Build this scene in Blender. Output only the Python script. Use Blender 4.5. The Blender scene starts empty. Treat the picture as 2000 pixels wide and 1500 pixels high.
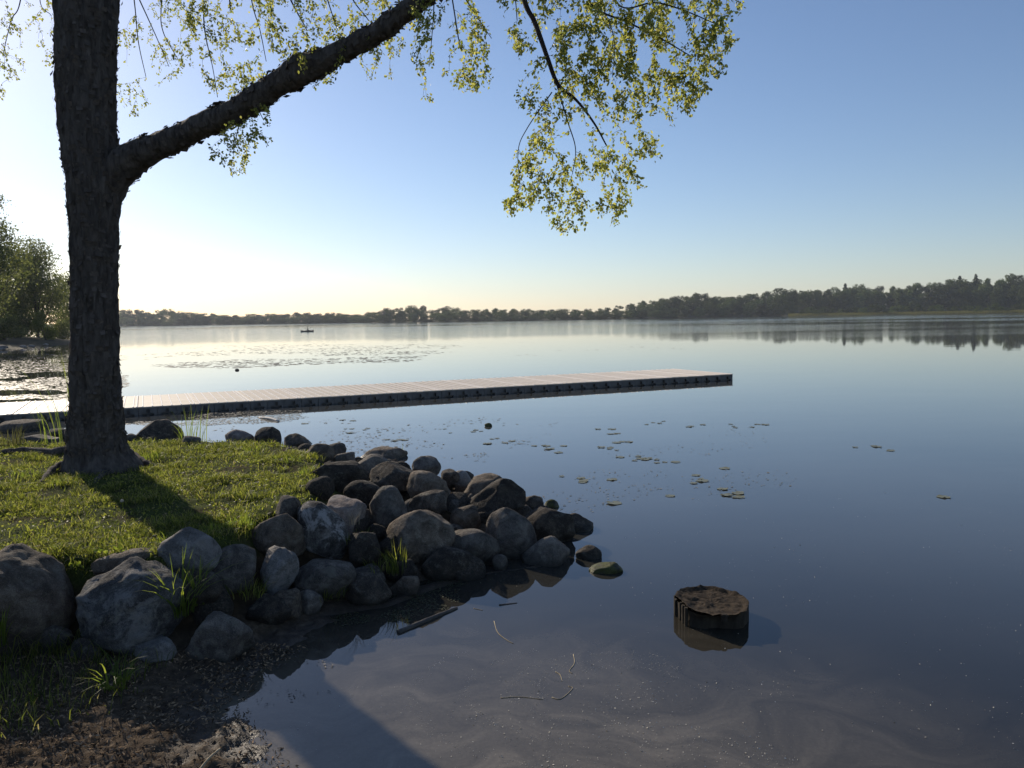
import bpy, bmesh, math, random
import numpy as np
from mathutils import Vector, Matrix

random.seed(7)
RNG = np.random.default_rng(11)
scn = bpy.context.scene
COL = scn.collection

# ------------------------------------------------------------------ camera
CAM_Z = 2.6
PITCH, ROLL, LENS = 4.78, 0.92, 28.0
FPX = LENS / 36 * 2000
th, ro = math.radians(PITCH), math.radians(ROLL)
FW = np.array([0, math.cos(th), -math.sin(th)])
_u = np.array([0, math.sin(th), math.cos(th)])
_r = np.array([1.0, 0, 0])
RT = math.cos(ro) * _r - math.sin(ro) * _u
UP = math.cos(ro) * _u + math.sin(ro) * _r
CAM = np.array([0, 0, CAM_Z])
cd = bpy.data.cameras.new('camera')
cam = bpy.data.objects.new('camera', cd)
COL.objects.link(cam)
cd.lens = LENS
cd.sensor_width = 36
cd.clip_start = 0.05
cd.clip_end = 12000
M = Matrix.Identity(4)
for i in range(3):
    M[i][0], M[i][1], M[i][2], M[i][3] = RT[i], UP[i], -FW[i], CAM[i]
cam.matrix_world = M
scn.camera = cam

# ------------------------------------------------------------------ sky and sun
SUN_AZ, SUN_EL = -37.3, 24.0         # degrees, azimuth from +Y towards +X
SKY_STRENGTH, SUN_STRENGTH, EXPOSURE = 0.105, 5.0, 0.06
w = bpy.data.worlds.new('World')
scn.world = w
w.use_nodes = True
wn = w.node_tree
for n in list(wn.nodes):
    wn.nodes.remove(n)
sky = wn.nodes.new('ShaderNodeTexSky')
sky.sky_type = 'NISHITA'
sky.sun_disc = False
sky.sun_elevation = math.radians(SUN_EL)
sky.sun_rotation = math.radians(SUN_AZ)
sky.air_density = 1.0
sky.dust_density = 0.3
sky.ozone_density = 3.0
bg = wn.nodes.new('ShaderNodeBackground')
bg.inputs['Strength'].default_value = SKY_STRENGTH
wo = wn.nodes.new('ShaderNodeOutputWorld')
tint = wn.nodes.new('ShaderNodeMix')          # the camera's white balance
tint.data_type = 'RGBA'
tint.blend_type = 'MULTIPLY'
tint.inputs[0].default_value = 1.0
tint.inputs[7].default_value = (1.0, 0.975, 1.04, 1)
wn.links.new(sky.outputs[0], tint.inputs[6])
wn.links.new(tint.outputs[2], bg.inputs[0])
wn.links.new(bg.outputs[0], wo.inputs[0])

sd = bpy.data.lights.new('sun', 'SUN')
sd.energy = SUN_STRENGTH
sd.angle = math.radians(0.5)
sd.color = (1.0, 0.88, 0.72)
sun = bpy.data.objects.new('sun', sd)
COL.objects.link(sun)
az, el = math.radians(SUN_AZ), math.radians(SUN_EL)
SUNDIR = Vector((math.sin(az) * math.cos(el), math.cos(az) * math.cos(el), math.sin(el)))
sun.rotation_euler = SUNDIR.to_track_quat('Z', 'Y').to_euler()
sun.location = (-30, 40, 30)

vs = scn.view_settings
vs.view_transform = 'Standard'
vs.look = 'None'
vs.gamma = 1
vs.use_curve_mapping = False
vs.exposure = EXPOSURE
scn.cycles.max_bounces = 8
scn.cycles.transparent_max_bounces = 12
scn.cycles.use_denoising = True
scn.cycles.sample_clamp_indirect = 6

# ------------------------------------------------------------------ helpers
def ray(px, py):
    return FW + RT * (px - 1000) / FPX + UP * (750 - py) / FPX

def at(px, py, z=0.0):                 # ground position seen at a spot of the photograph
    d = ray(px, py)
    return CAM + d * ((z - CAM[2]) / d[2])

def pt(px, py, depth):
    return CAM + ray(px, py) * depth

_perm = RNG.permutation(256)
_perm = np.concatenate([_perm, _perm, _perm])
_g = RNG.normal(size=(256, 3))
_g /= np.linalg.norm(_g, axis=1)[:, None]

def perlin(P):
    P = np.asarray(P, float)
    I = np.floor(P).astype(int)
    f = P - I
    I &= 255
    u = f * f * f * (f * (f * 6 - 15) + 10)
    def c(i, j, k):
        h = _perm[_perm[_perm[I[:, 0] + i] + I[:, 1] + j] + I[:, 2] + k]
        return ((f - np.array([i, j, k])) * _g[h]).sum(1)
    def L(a, b, t):
        return a + (b - a) * t
    x0 = L(L(c(0, 0, 0), c(1, 0, 0), u[:, 0]), L(c(0, 1, 0), c(1, 1, 0), u[:, 0]), u[:, 1])
    x1 = L(L(c(0, 0, 1), c(1, 0, 1), u[:, 0]), L(c(0, 1, 1), c(1, 1, 1), u[:, 0]), u[:, 1])
    return L(x0, x1, u[:, 2]) * 1.5

def fbm(P, octaves=4, gain=0.5):
    P = np.asarray(P, float)
    s = np.zeros(len(P))
    a = 1.0
    for i in range(octaves):
        s += a * perlin(P + i * 17.3)
        P = P * 2.03
        a *= gain
    return s

def noise2(x, y, sc, octaves=3, seed=0.0):
    x = np.atleast_1d(np.asarray(x, float)); y = np.atleast_1d(np.asarray(y, float))
    P = np.stack([x.ravel() * sc + seed, y.ravel() * sc + seed * 1.7, np.full(x.size, seed + 0.37)], 1)
    return fbm(P, octaves).reshape(x.shape)

def mesh_np(name, V, faces, smooth=False):
    """faces: list of int arrays (n,k); quick mesh build."""
    me = bpy.data.meshes.new(name)
    V = np.asarray(V, np.float32)
    faces = [np.asarray(f, np.int32) for f in faces if len(f)]
    me.vertices.add(len(V))
    me.vertices.foreach_set('co', V.ravel())
    loops = np.concatenate([f.ravel() for f in faces])
    tot = np.concatenate([np.full(len(f), f.shape[1], np.int32) for f in faces])
    st = np.concatenate([[0], np.cumsum(tot)[:-1]]).astype(np.int32)
    me.loops.add(len(loops))
    me.loops.foreach_set('vertex_index', loops)
    me.polygons.add(len(tot))
    me.polygons.foreach_set('loop_start', st)
    me.polygons.foreach_set('loop_total', tot)
    me.update(calc_edges=True)
    if smooth:
        me.polygons.foreach_set('use_smooth', np.ones(len(tot), bool))
    return me

def link(name, me, m=None, parent=None, loc=None):
    o = bpy.data.objects.new(name, me)
    COL.objects.link(o)
    if m is not None and not me.materials:
        me.materials.append(m)
    if parent is not None:
        o.parent = parent
    if loc is not None:
        o.location = loc
    return o

def tag(o, label=None, cat=None, group=None, kind=None):
    if label: o['label'] = label
    if cat: o['category'] = cat
    if group: o['group'] = group
    if kind: o['kind'] = kind
    return o

def empty(name, loc, label, cat, group=None):
    o = bpy.data.objects.new(name, None)
    o.empty_display_size = 0.1
    COL.objects.link(o)
    o.location = loc
    return tag(o, label, cat, group)

def center(me, base=None):
    """move the mesh so that its base centre is its origin; returns that point"""
    n = len(me.vertices)
    co = np.empty(n * 3, np.float32)
    me.vertices.foreach_get('co', co)
    co = co.reshape(-1, 3)
    c = np.array([(co[:, 0].min() + co[:, 0].max()) / 2, (co[:, 1].min() + co[:, 1].max()) / 2, co[:, 2].min()]) if base is None else np.asarray(base)
    me.vertices.foreach_set('co', (co - c).astype(np.float32).ravel())
    me.update()
    return Vector(c)

def tube_np(pts, radii, seg=6, cap=True):
    pts = np.asarray(pts, float)
    n = len(pts)
    T = np.gradient(pts, axis=0)
    T /= np.linalg.norm(T, axis=1)[:, None] + 1e-9
    a = np.array([0, 0, 1.0]) if abs(T[0][2]) < 0.9 else np.array([1.0, 0, 0])
    V = []
    for i in range(n):
        b = a - T[i] * a.dot(T[i])
        b /= np.linalg.norm(b)
        a = b
        c = np.cross(T[i], b)
        ang = np.linspace(0, 2 * math.pi, seg, endpoint=False)
        V.append(pts[i] + radii[i] * (np.cos(ang)[:, None] * b + np.sin(ang)[:, None] * c))
    V = np.concatenate(V)
    i = np.arange(n - 1)[:, None] * seg
    j = np.arange(seg)[None, :]
    k = (j + 1) % seg
    Fq = np.stack([i + j, i + k, i + seg + k, i + seg + j], -1).reshape(-1, 4)
    tri = np.zeros((0, 3), int)
    if cap:
        V = np.concatenate([V, pts[:1], pts[-1:]])
        jj = np.arange(seg)
        t0 = np.stack([np.full(seg, n * seg), (jj + 1) % seg, jj], 1)
        t1 = np.stack([np.full(seg, n * seg + 1), (n - 1) * seg + jj, (n - 1) * seg + (jj + 1) % seg], 1)
        tri = np.concatenate([t0, t1])
    return V, Fq, tri

class MB:
    """collects arrays into one mesh"""
    def __init__(s):
        s.V = []; s.F = {}; s.n = 0
    def add(s, V, *faces):
        V = np.asarray(V, float)
        for f in faces:
            f = np.asarray(f, int)
            if f.size:
                s.F.setdefault(f.shape[1], []).append(f + s.n)
        s.V.append(V)
        s.n += len(V)
    def tube(s, pts, radii, seg=6):
        V, q, t = tube_np(pts, radii, seg)
        s.add(V, q, t)
    def box(s, lo, hi):
        x0, y0, z0 = lo; x1, y1, z1 = hi
        V = [(x0, y0, z0), (x1, y0, z0), (x1, y1, z0), (x0, y1, z0), (x0, y0, z1), (x1, y0, z1), (x1, y1, z1), (x0, y1, z1)]
        s.add(V, [(3, 2, 1, 0), (4, 5, 6, 7), (0, 1, 5, 4), (1, 2, 6, 5), (2, 3, 7, 6), (3, 0, 4, 7)])
    def mesh(s, name, smooth=False):
        return mesh_np(name, np.concatenate(s.V), [np.concatenate(v) for v in s.F.values()], smooth)

def smoothpts(P, n):
    """Catmull-Rom resample of a polyline with any number of columns"""
    P = np.asarray(P, float)
    Q = np.concatenate([[2 * P[0] - P[1]], P, [2 * P[-1] - P[-2]]])
    out = []
    for t in np.linspace(0, len(P) - 1 - 1e-6, n):
        i = int(t); f = t - i
        a, b, c, d = Q[i], Q[i + 1], Q[i + 2], Q[i + 3]
        out.append(0.5 * (2 * b + (c - a) * f + (2 * a - 5 * b + 4 * c - d) * f * f + (3 * b - a - 3 * c + d) * f ** 3))
    return np.array(out)

# ------------------------------------------------------------------ material helpers
class Mat:
    def __init__(s, name):
        s.m = bpy.data.materials.new(name)
        s.m.use_nodes = True
        s.nt = s.m.node_tree
        s.b = s.nt.nodes['Principled BSDF']
        s.out = s.nt.nodes['Material Output']
    def n(s, typ, **kw):
        nd = s.nt.nodes.new(typ)
        for k, v in kw.items():
            if k in nd.inputs.keys() or isinstance(k, int):
                s.set(nd.inputs[k], v)
            else:
                setattr(nd, k, v)
        return nd
    def set(s, sock, v):
        if hasattr(v, 'is_output'):
            s.nt.links.new(v, sock)
        elif hasattr(v, 'outputs'):
            s.nt.links.new(v.outputs[0], sock)
        else:
            if isinstance(v, tuple) and len(v) == 3 and sock.type == 'RGBA':
                v = v + (1,)
            sock.default_value = v
    def noise(s, scale, detail=4, rough=0.55, vec=None, dist=0.0):
        nd = s.n('ShaderNodeTexNoise', Scale=scale, Detail=detail, Roughness=rough, Distortion=dist)
        s.set(nd.inputs['Vector'], vec if vec is not None else s.obj())
        return nd.outputs['Fac']
    def obj(s):
        if not hasattr(s, '_tc'):
            s._tc = s.n('ShaderNodeTexCoord')
        return s._tc.outputs['Object']
    def pos(s):
        if not hasattr(s, '_ge'):
            s._ge = s.n('ShaderNodeNewGeometry')
        return s._ge.outputs['Position']
    def island(s):
        s.pos()
        return s._ge.outputs['Random Per Island']
    def rnd(s):
        if not hasattr(s, '_oi'):
            s._oi = s.n('ShaderNodeObjectInfo')
        return s._oi.outputs['Random']
    def ramp(s, fac, stops, interp='LINEAR'):
        r = s.n('ShaderNodeValToRGB')
        r.color_ramp.interpolation = interp
        e = r.color_ramp.elements
        while len(e) < len(stops):
            e.new(0.5)
        for q, (p, c) in zip(e, stops):
            q.position = p
            q.color = (c, c, c, 1) if isinstance(c, (int, float)) else tuple(c) + (1,)
        s.set(r.inputs[0], fac)
        return r.outputs[0]
    def math(s, op, a, b=0.0, c=None):
        nd = s.n('ShaderNodeMath', operation=op)
        s.set(nd.inputs[0], a); s.set(nd.inputs[1], b)
        if c is not None: s.set(nd.inputs[2], c)
        return nd.outputs[0]
    def mix(s, fac, a, b, mode='MIX'):
        nd = s.n('ShaderNodeMix', data_type='RGBA', blend_type=mode)
        s.set(nd.inputs[0], fac); s.set(nd.inputs[6], a); s.set(nd.inputs[7], b)
        return nd.outputs[2]
    def mapping(s, vec, scale=(1, 1, 1), rot=(0, 0, 0), loc=(0, 0, 0)):
        nd = s.n('ShaderNodeMapping')
        s.set(nd.inputs['Vector'], vec)
        nd.inputs['Scale'].default_value = scale
        nd.inputs['Rotation'].default_value = rot
        nd.inputs['Location'].default_value = loc
        return nd.outputs[0]
    def bump(s, h, strength=0.5, dist=0.02, prev=None):
        nd = s.n('ShaderNodeBump', Strength=strength, Distance=dist, Height=h)
        if prev is not None:
            s.set(nd.inputs['Normal'], prev)
        return nd.outputs[0]
    def done(s, color=None, rough=0.8, spec=0.3, normal=None):
        if color is not None: s.set(s.b.inputs['Base Color'], color)
        s.set(s.b.inputs['Roughness'], rough)
        s.set(s.b.inputs['Specular IOR Level'], spec)
        if normal is not None: s.set(s.b.inputs['Normal'], normal)
        return s.m
    def leafy(s, color, trans, tcol, rough=0.5, spec=0.25):
        """principled + translucent"""
        s.done(color, rough, spec)
        t = s.n('ShaderNodeBsdfTranslucent', Color=tcol)
        mx = s.n('ShaderNodeMixShader')
        s.set(mx.inputs[0], trans)
        s.nt.links.new(s.b.outputs[0], mx.inputs[1])
        s.nt.links.new(t.outputs[0], mx.inputs[2])
        s.nt.links.new(mx.outputs[0], s.out.inputs[0])
        return s.m

def rock_mat(name, c0, c1, c2, wet=True, lichen=0.0, moss=0.0, pale=0.0):
    k = Mat(name)
    off = k.n('ShaderNodeVectorMath', operation='ADD')
    k.set(off.inputs[0], k.obj())
    sc = k.n('ShaderNodeVectorMath', operation='SCALE')
    cb = k.n('ShaderNodeCombineXYZ')
    k.set(cb.inputs[0], k.rnd()); k.set(cb.inputs[1], k.math('MULTIPLY', k.rnd(), 3.1)); k.set(cb.inputs[2], k.math('MULTIPLY', k.rnd(), 7.7))
    k.set(sc.inputs[0], cb); sc.inputs[3].default_value = 20
    k.set(off.inputs[1], sc)
    v = off.outputs[0]
    big = k.noise(7, 7, 0.68, v, 0.5)
    col = k.ramp(big, [(0.34, c0), (0.5, c1), (0.64, c2)])
    speck = k.noise(140, 3, 0.7, v)
    col = k.mix(k.ramp(speck, [(0.35, 0.55), (0.5, 0.0)]), col, (0.03, 0.03, 0.03))
    col = k.mix(k.ramp(speck, [(0.58, 0.0), (0.72, 0.5)]), col, (0.42, 0.38, 0.34))
    if pale:
        pm = k.ramp(k.noise(5.0, 9, 0.72, v, 0.5), [(0.5, 0.0), (0.57, pale)])
        col = k.mix(pm, col, (0.32, 0.305, 0.285))
    if lichen:
        lm = k.ramp(k.noise(10, 8, 0.75, v, 0.3), [(0.54, 0.0), (0.60, lichen)])
        col = k.mix(lm, col, (0.24, 0.225, 0.18))
    val = k.math('ADD', 0.72, k.math('MULTIPLY', k.rnd(), 0.56))
    hs = k.n('ShaderNodeHueSaturation', Value=val, Color=col)
    col = hs.outputs[0]
    z = k.n('ShaderNodeSeparateXYZ', Vector=k.pos()).outputs[2]
    zz = k.math('ADD', z, k.math('MULTIPLY', k.noise(9, 4, 0.6, v), 0.10))
    wetm = k.ramp(zz, [(0.07, 1.0), (0.15, 0.0)])
    col = k.mix(k.math('MULTIPLY', wetm, 0.8), col, (0.022, 0.021, 0.015))
    if moss:
        mm = k.ramp(k.noise(8, 5, 0.6, v), [(0.38, 0.0), (0.5, moss)])
        col = k.mix(mm, col, k.mix(k.noise(60, 2, 0.5, v), (0.05, 0.06, 0.012), (0.12, 0.12, 0.03)))
    nb = k.bump(k.noise(11, 7, 0.7, v, 0.5), 0.9, 0.06)
    nb = k.bump(k.noise(60, 4, 0.7, v), 0.6, 0.012, nb)
    crack = k.n('ShaderNodeTexVoronoi', feature='DISTANCE_TO_EDGE', Scale=3.2)
    wv = k.n('ShaderNodeVectorMath', operation='ADD')
    k.set(wv.inputs[0], v)
    nz = k.n('ShaderNodeTexNoise', Scale=5.0, Detail=3)
    k.set(nz.inputs['Vector'], v)
    sv = k.n('ShaderNodeVectorMath', operation='SCALE'); k.set(sv.inputs[0], nz.outputs['Color']); sv.inputs[3].default_value = 0.5
    k.set(wv.inputs[1], sv.outputs[0])
    k.set(crack.inputs['Vector'], wv.outputs[0])
    nb = k.bump(k.ramp(crack.outputs['Distance'], [(0.0, 0.0), (0.02, 1.0)]), 0.35, 0.012, nb)
    return k.done(col, k.ramp(zz, [(0.07, 0.42), (0.15, 0.9)]), k.ramp(zz, [(0.07, 0.35), (0.15, 0.15)]), nb)

MT = {}
MT['dark'] = rock_mat('dark_granite', (0.032, 0.027, 0.022), (0.066, 0.054, 0.043), (0.13, 0.106, 0.08), lichen=0.4)
MT['grey'] = rock_mat('grey_granite', (0.062, 0.054, 0.046), (0.132, 0.115, 0.097), (0.23, 0.202, 0.17), lichen=0.4)
MT['tan'] = rock_mat('tan_granite', (0.065, 0.050, 0.037), (0.14, 0.110, 0.082), (0.24, 0.195, 0.148), lichen=0.35)
MT['pale'] = rock_mat('pale_limestone', (0.10, 0.094, 0.086), (0.19, 0.178, 0.164), (0.30, 0.283, 0.262), pale=0.45)
MT['pink'] = rock_mat('pinkish_granite', (0.13, 0.10, 0.088), (0.23, 0.188, 0.165), (0.34, 0.29, 0.26), pale=0.35)
MT['two'] = rock_mat('patchy_granite', (0.035, 0.031, 0.027), (0.09, 0.082, 0.073), (0.20, 0.187, 0.172), pale=0.9)
MT['vein'] = rock_mat('veined_gneiss', (0.034, 0.032, 0.030), (0.075, 0.071, 0.066), (0.13, 0.123, 0.114), lichen=0.45, pale=0.4)
MT['moss'] = rock_mat('mossy_stone', (0.03, 0.03, 0.022), (0.05, 0.048, 0.034), (0.08, 0.072, 0.05), moss=0.9)

# ground
def ground_mat():
    k = Mat('soil_and_mud')
    p = k.pos()
    z = k.n('ShaderNodeSeparateXYZ', Vector=p).outputs[2]
    soil = k.ramp(k.noise(7, 6, 0.65, p, 0.4), [(0.3, (0.028, 0.020, 0.012)), (0.5, (0.052, 0.036, 0.021)), (0.7, (0.10, 0.068, 0.040))])
    green = k.ramp(k.noise(30, 4, 0.6, p), [(0.3, (0.035, 0.05, 0.012)), (0.7, (0.09, 0.11, 0.03))])
    gm = k.ramp(k.noise(2.2, 4, 0.6, p), [(0.36, 0.25), (0.52, 0.85)])
    gz = k.ramp(z, [(0.42, 0.0), (0.55, 1.0)])
    col = k.mix(k.math('MULTIPLY', gm, gz), soil, green)
    mud = k.ramp(k.noise(14, 7, 0.7, p, 0.5), [(0.3, (0.040, 0.029, 0.020)), (0.52, (0.10, 0.076, 0.053)), (0.72, (0.21, 0.162, 0.115))])
    mz = k.ramp(k.math('ADD', z, k.math('MULTIPLY', k.noise(6, 3, 0.5, p), 0.08)), [(0.16, 1.0), (0.26, 0.0)])
    col = k.mix(mz, col, mud)
    wet = k.ramp(k.math('ADD', z, k.math('MULTIPLY', k.noise(18, 4, 0.6, p), 0.05)), [(0.03, 1.0), (0.085, 0.0)])
    col = k.mix(wet, col, k.mix(0.55, col, (0.012, 0.010, 0.008)))
    nb = k.bump(k.noise(45, 6, 0.7, p, 0.4), 0.8, 0.02)
    nb = k.bump(k.noise(160, 3, 0.6, p), 0.5, 0.006, nb)
    return k.done(col, k.ramp(wet, [(0.0, 1.0), (1.0, 0.4)]), k.ramp(wet, [(0.0, 0.03), (1.0, 0.4)]), nb)
MT['ground'] = ground_mat()

def water_mat():
    k = Mat('lake_water')
    p = k.pos()
    sep = k.n('ShaderNodeSeparateXYZ', Vector=p)
    x, y = sep.outputs[0], sep.outputs[1]
    d = k.math('SQRT', k.math('ADD', k.math('MULTIPLY', x, x), k.math('MULTIPLY', y, y)))
    # suspended silt, stirred up along the muddy shore
    dx = k.math('SUBTRACT', x, -0.5); dy = k.math('SUBTRACT', y, 4.0)
    sd_ = k.math('SQRT', k.math('ADD', k.math('MULTIPLY', dx, k.math('MULTIPLY', dx, 0.62)), k.math('MULTIPLY', dy, dy)))
    near = k.n('ShaderNodeMapRange', interpolation_type='SMOOTHSTEP')
    k.set(near.inputs[0], sd_)
    near.inputs[1].default_value = 0.1; near.inputs[2].default_value = 3.7
    near.inputs[3].default_value = 1.0; near.inputs[4].default_value = 0.0
    nw = k.n('ShaderNodeTexNoise', Scale=0.9, Detail=2); k.set(nw.inputs['Vector'], p)
    sv = k.n('ShaderNodeVectorMath', operation='SCALE'); k.set(sv.inputs[0], nw.outputs['Color']); sv.inputs[3].default_value = 2.2
    wv = k.n('ShaderNodeVectorMath', operation='ADD'); k.set(wv.inputs[0], p); k.set(wv.inputs[1], sv.outputs[0])
    swirl = k.noise(1.3, 8, 0.66, k.mapping(wv.outputs[0], (1, 2.2, 1), (0, 0, 0.5)), 0.5)
    sw = k.ramp(swirl, [(0.34, 0.42), (0.5, 0.66), (0.66, 1.0)])
    silt = k.math('MULTIPLY', near.outputs[0], sw)
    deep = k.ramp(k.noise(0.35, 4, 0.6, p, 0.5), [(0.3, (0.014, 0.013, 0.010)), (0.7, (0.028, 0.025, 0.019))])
    col = k.mix(silt, deep, k.mix(k.noise(38, 5, 0.75, p), (0.10, 0.086, 0.066), (0.27, 0.235, 0.178)))
    open_ = k.n('ShaderNodeMapRange', interpolation_type='SMOOTHSTEP')      # base colour paler farther out, painted in for weak sky reflection
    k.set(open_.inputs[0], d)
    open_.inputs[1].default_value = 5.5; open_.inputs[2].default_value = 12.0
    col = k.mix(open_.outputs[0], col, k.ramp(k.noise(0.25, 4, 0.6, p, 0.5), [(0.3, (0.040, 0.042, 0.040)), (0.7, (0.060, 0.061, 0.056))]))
    speck = k.ramp(k.noise(95, 2, 0.5, p), [(0.70, 0.0), (0.78, 0.55)])
    col = k.mix(k.math('MULTIPLY', speck, k.math('ADD', 0.15, near.outputs[0])), col, (0.30, 0.27, 0.20))
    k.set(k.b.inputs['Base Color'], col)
    k.b.inputs['IOR'].default_value = 1.42
    k.b.inputs['Specular IOR Level'].default_value = 0.5
    # wind ripples: calm near, bands of ruffled water far out
    far = k.n('ShaderNodeMapRange', interpolation_type='SMOOTHSTEP')
    k.set(far.inputs[0], d)
    far.inputs[1].default_value = 70; far.inputs[2].default_value = 200
    far.inputs[3].default_value = 0.0; far.inputs[4].default_value = 1.0
    band = k.noise(0.011, 3, 0.5, k.mapping(p, (0.30, 1.0, 1), (0, 0, -0.22)), 0.8)
    bm = k.ramp(band, [(0.40, 0.13), (0.55, 1.0)])
    ruf = k.math('MULTIPLY', far.outputs[0], bm)
    k.set(k.b.inputs['Roughness'], k.math('ADD', 0.015, k.math('MULTIPLY', ruf, 0.03)))
    h1 = k.noise(0.55, 3, 0.5, k.mapping(p, (0.45, 1.0, 1), (0, 0, -0.15)))
    h2 = k.noise(1.5, 4, 0.6, k.mapping(p, (0.5, 1.0, 1), (0, 0, 0.2)))
    nb1 = k.n('ShaderNodeBump', Distance=0.02)
    k.set(nb1.inputs['Height'], h1)
    k.set(nb1.inputs['Strength'], k.math('ADD', 0.10, k.math('MULTIPLY', far.outputs[0], 0.5)))
    nb2 = k.n('ShaderNodeBump', Distance=0.06)
    k.set(nb2.inputs['Height'], h2)
    k.set(nb2.inputs['Strength'], k.math('ADD', 0.012, k.math('MULTIPLY', ruf, 0.9)))
    k.set(nb2.inputs['Normal'], nb1.outputs[0])
    k.set(k.b.inputs['Normal'], nb2.outputs[0])
    return k.m
MT['water'] = water_mat()

def simple(name, c0, c1, scale=12, rough=0.85, spec=0.2, bump=0.3, dist=0.01, stretch=(1, 1, 1), isl=0.0):
    k = Mat(name)
    v = k.mapping(k.obj(), stretch)
    f = k.noise(scale, 5, 0.62, v, 0.3)
    col = k.ramp(f, [(0.3, c0), (0.7, c1)])
    if isl:
        hs = k.n('ShaderNodeHueSaturation', Color=col, Value=k.math('ADD', 1 - isl, k.math('MULTIPLY', k.island(), 2 * isl)))
        col = hs.outputs[0]
    return k.done(col, rough, spec, k.bump(f, bump, dist) if bump else None)

MT['bark'] = simple('shaggy_birch_bark', (0.040, 0.033, 0.029), (0.135, 0.115, 0.10), 14, 0.95, 0.15, 1.0, 0.04, (1, 1, 0.25))
MT['flake'] = simple('peeling_bark', (0.065, 0.053, 0.046), (0.12, 0.10, 0.085), 20, 0.95, 0.1, 0.4, 0.01, isl=0.25)
MT['twig'] = simple('twig_bark', (0.03, 0.022, 0.018), (0.06, 0.045, 0.038), 30, 0.9, 0.1, 0)

def leaf_mat(name, stops, tstops, trans=0.45, rough=0.5):
    k = Mat(name)
    i = k.island()
    return k.leafy(k.ramp(i, stops), trans, k.ramp(i, tstops), rough)
MT['leaf'] = leaf_mat('birch_leaf', [(0.0, (0.07, 0.09, 0.03)), (0.6, (0.14, 0.15, 0.05)), (1.0, (0.22, 0.21, 0.08))],
                      [(0.0, (0.28, 0.34, 0.06)), (0.5, (0.50, 0.52, 0.10)), (1.0, (0.72, 0.68, 0.18))], 0.58)
MT['grass'] = leaf_mat('bank_grass', [(0.0, (0.030, 0.042, 0.012)), (0.55, (0.060, 0.076, 0.022)), (0.8, (0.10, 0.105, 0.035)), (1.0, (0.17, 0.14, 0.075))],
                       [(0.0, (0.08, 0.11, 0.015)), (0.5, (0.24, 0.28, 0.035)), (0.85, (0.50, 0.53, 0.07)), (1.0, (0.42, 0.35, 0.15))], 0.52)
MT['sedge'] = leaf_mat('sedge_blade', [(0.0, (0.05, 0.08, 0.015)), (1.0, (0.10, 0.13, 0.03))],
                       [(0.0, (0.22, 0.33, 0.03)), (1.0, (0.42, 0.48, 0.06))], 0.5)
MT['tree_near'] = leaf_mat('shore_tree_leaf', [(0.0, (0.045, 0.062, 0.025)), (0.7, (0.085, 0.105, 0.04)), (1.0, (0.12, 0.13, 0.05))],
                           [(0.0, (0.12, 0.16, 0.04)), (1.0, (0.32, 0.34, 0.09))], 0.45, 0.7)
MT['tree_bright'] = leaf_mat('young_tree_leaf', [(0.0, (0.06, 0.09, 0.02)), (1.0, (0.12, 0.14, 0.03))],
                             [(0.0, (0.2, 0.26, 0.03)), (1.0, (0.36, 0.38, 0.06))], 0.5, 0.7)
def far_leaf(name, a, b, c):
    k = Mat(name)
    v = k.math('ADD', 0.6, k.math('MULTIPLY', k.rnd(), 1.0))
    hs = k.n('ShaderNodeHueSaturation', Color=k.ramp(k.island(), [(0.0, a), (0.6, b), (1.0, c)]), Value=v, Hue=k.math('ADD', 0.48, k.math('MULTIPLY', k.rnd(), 0.035)))
    t = k.n('ShaderNodeHueSaturation', Color=(0.09, 0.12, 0.03, 1), Value=v)
    return k.leafy(hs.outputs[0], 0.25, t.outputs[0], 0.8, 0.1)
MT['tree_far'] = far_leaf('far_shore_leaf', (0.035, 0.052, 0.020), (0.062, 0.084, 0.028), (0.10, 0.118, 0.042))
MT['conifer'] = far_leaf('far_conifer_needle', (0.015, 0.028, 0.014), (0.025, 0.04, 0.018), (0.04, 0.055, 0.022))
MT['trunk'] = simple('grey_tree_bark', (0.04, 0.034, 0.028), (0.10, 0.085, 0.07), 6, 0.95, 0.1, 0.5, 0.05)
MT['bare'] = simple('bare_twigs', (0.10, 0.09, 0.08), (0.18, 0.165, 0.15), 6, 0.95, 0.1, 0)
MT['reed'] = leaf_mat('reed_blade', [(0.0, (0.10, 0.10, 0.03)), (1.0, (0.19, 0.17, 0.07))], [(0.0, (0.12, 0.12, 0.03)), (1.0, (0.2, 0.19, 0.06))], 0.3, 0.8)
MT['far_land'] = simple('far_shore_soil', (0.03, 0.035, 0.015), (0.07, 0.07, 0.035), 0.05, 0.95, 0.1, 0)
MT['sand'] = simple('shore_soil', (0.03, 0.032, 0.016), (0.085, 0.07, 0.045), 0.5, 0.95, 0.1, 0.3, 0.05)
MT['pad'] = leaf_mat('lily_pad', [(0.0, (0.10, 0.12, 0.05)), (0.5, (0.18, 0.18, 0.09)), (1.0, (0.28, 0.23, 0.14))], [(0.0, (0.05, 0.06, 0.02)), (1.0, (0.1, 0.1, 0.04))], 0.15, 0.35)
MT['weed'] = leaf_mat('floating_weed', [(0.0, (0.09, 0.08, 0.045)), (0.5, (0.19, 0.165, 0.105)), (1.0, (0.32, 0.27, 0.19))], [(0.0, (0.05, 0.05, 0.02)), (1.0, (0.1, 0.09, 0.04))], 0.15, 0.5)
MT['scum'] = simple('algae_scum', (0.09, 0.08, 0.045), (0.20, 0.17, 0.11), 4, 0.7, 0.3, 0.2, 0.01)
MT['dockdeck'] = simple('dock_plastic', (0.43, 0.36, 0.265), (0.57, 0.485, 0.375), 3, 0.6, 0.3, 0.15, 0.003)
MT['dockrib'] = simple('dock_rib_plastic', (0.62, 0.56, 0.50), (0.74, 0.68, 0.62), 3, 0.45, 0.4, 0)
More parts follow.
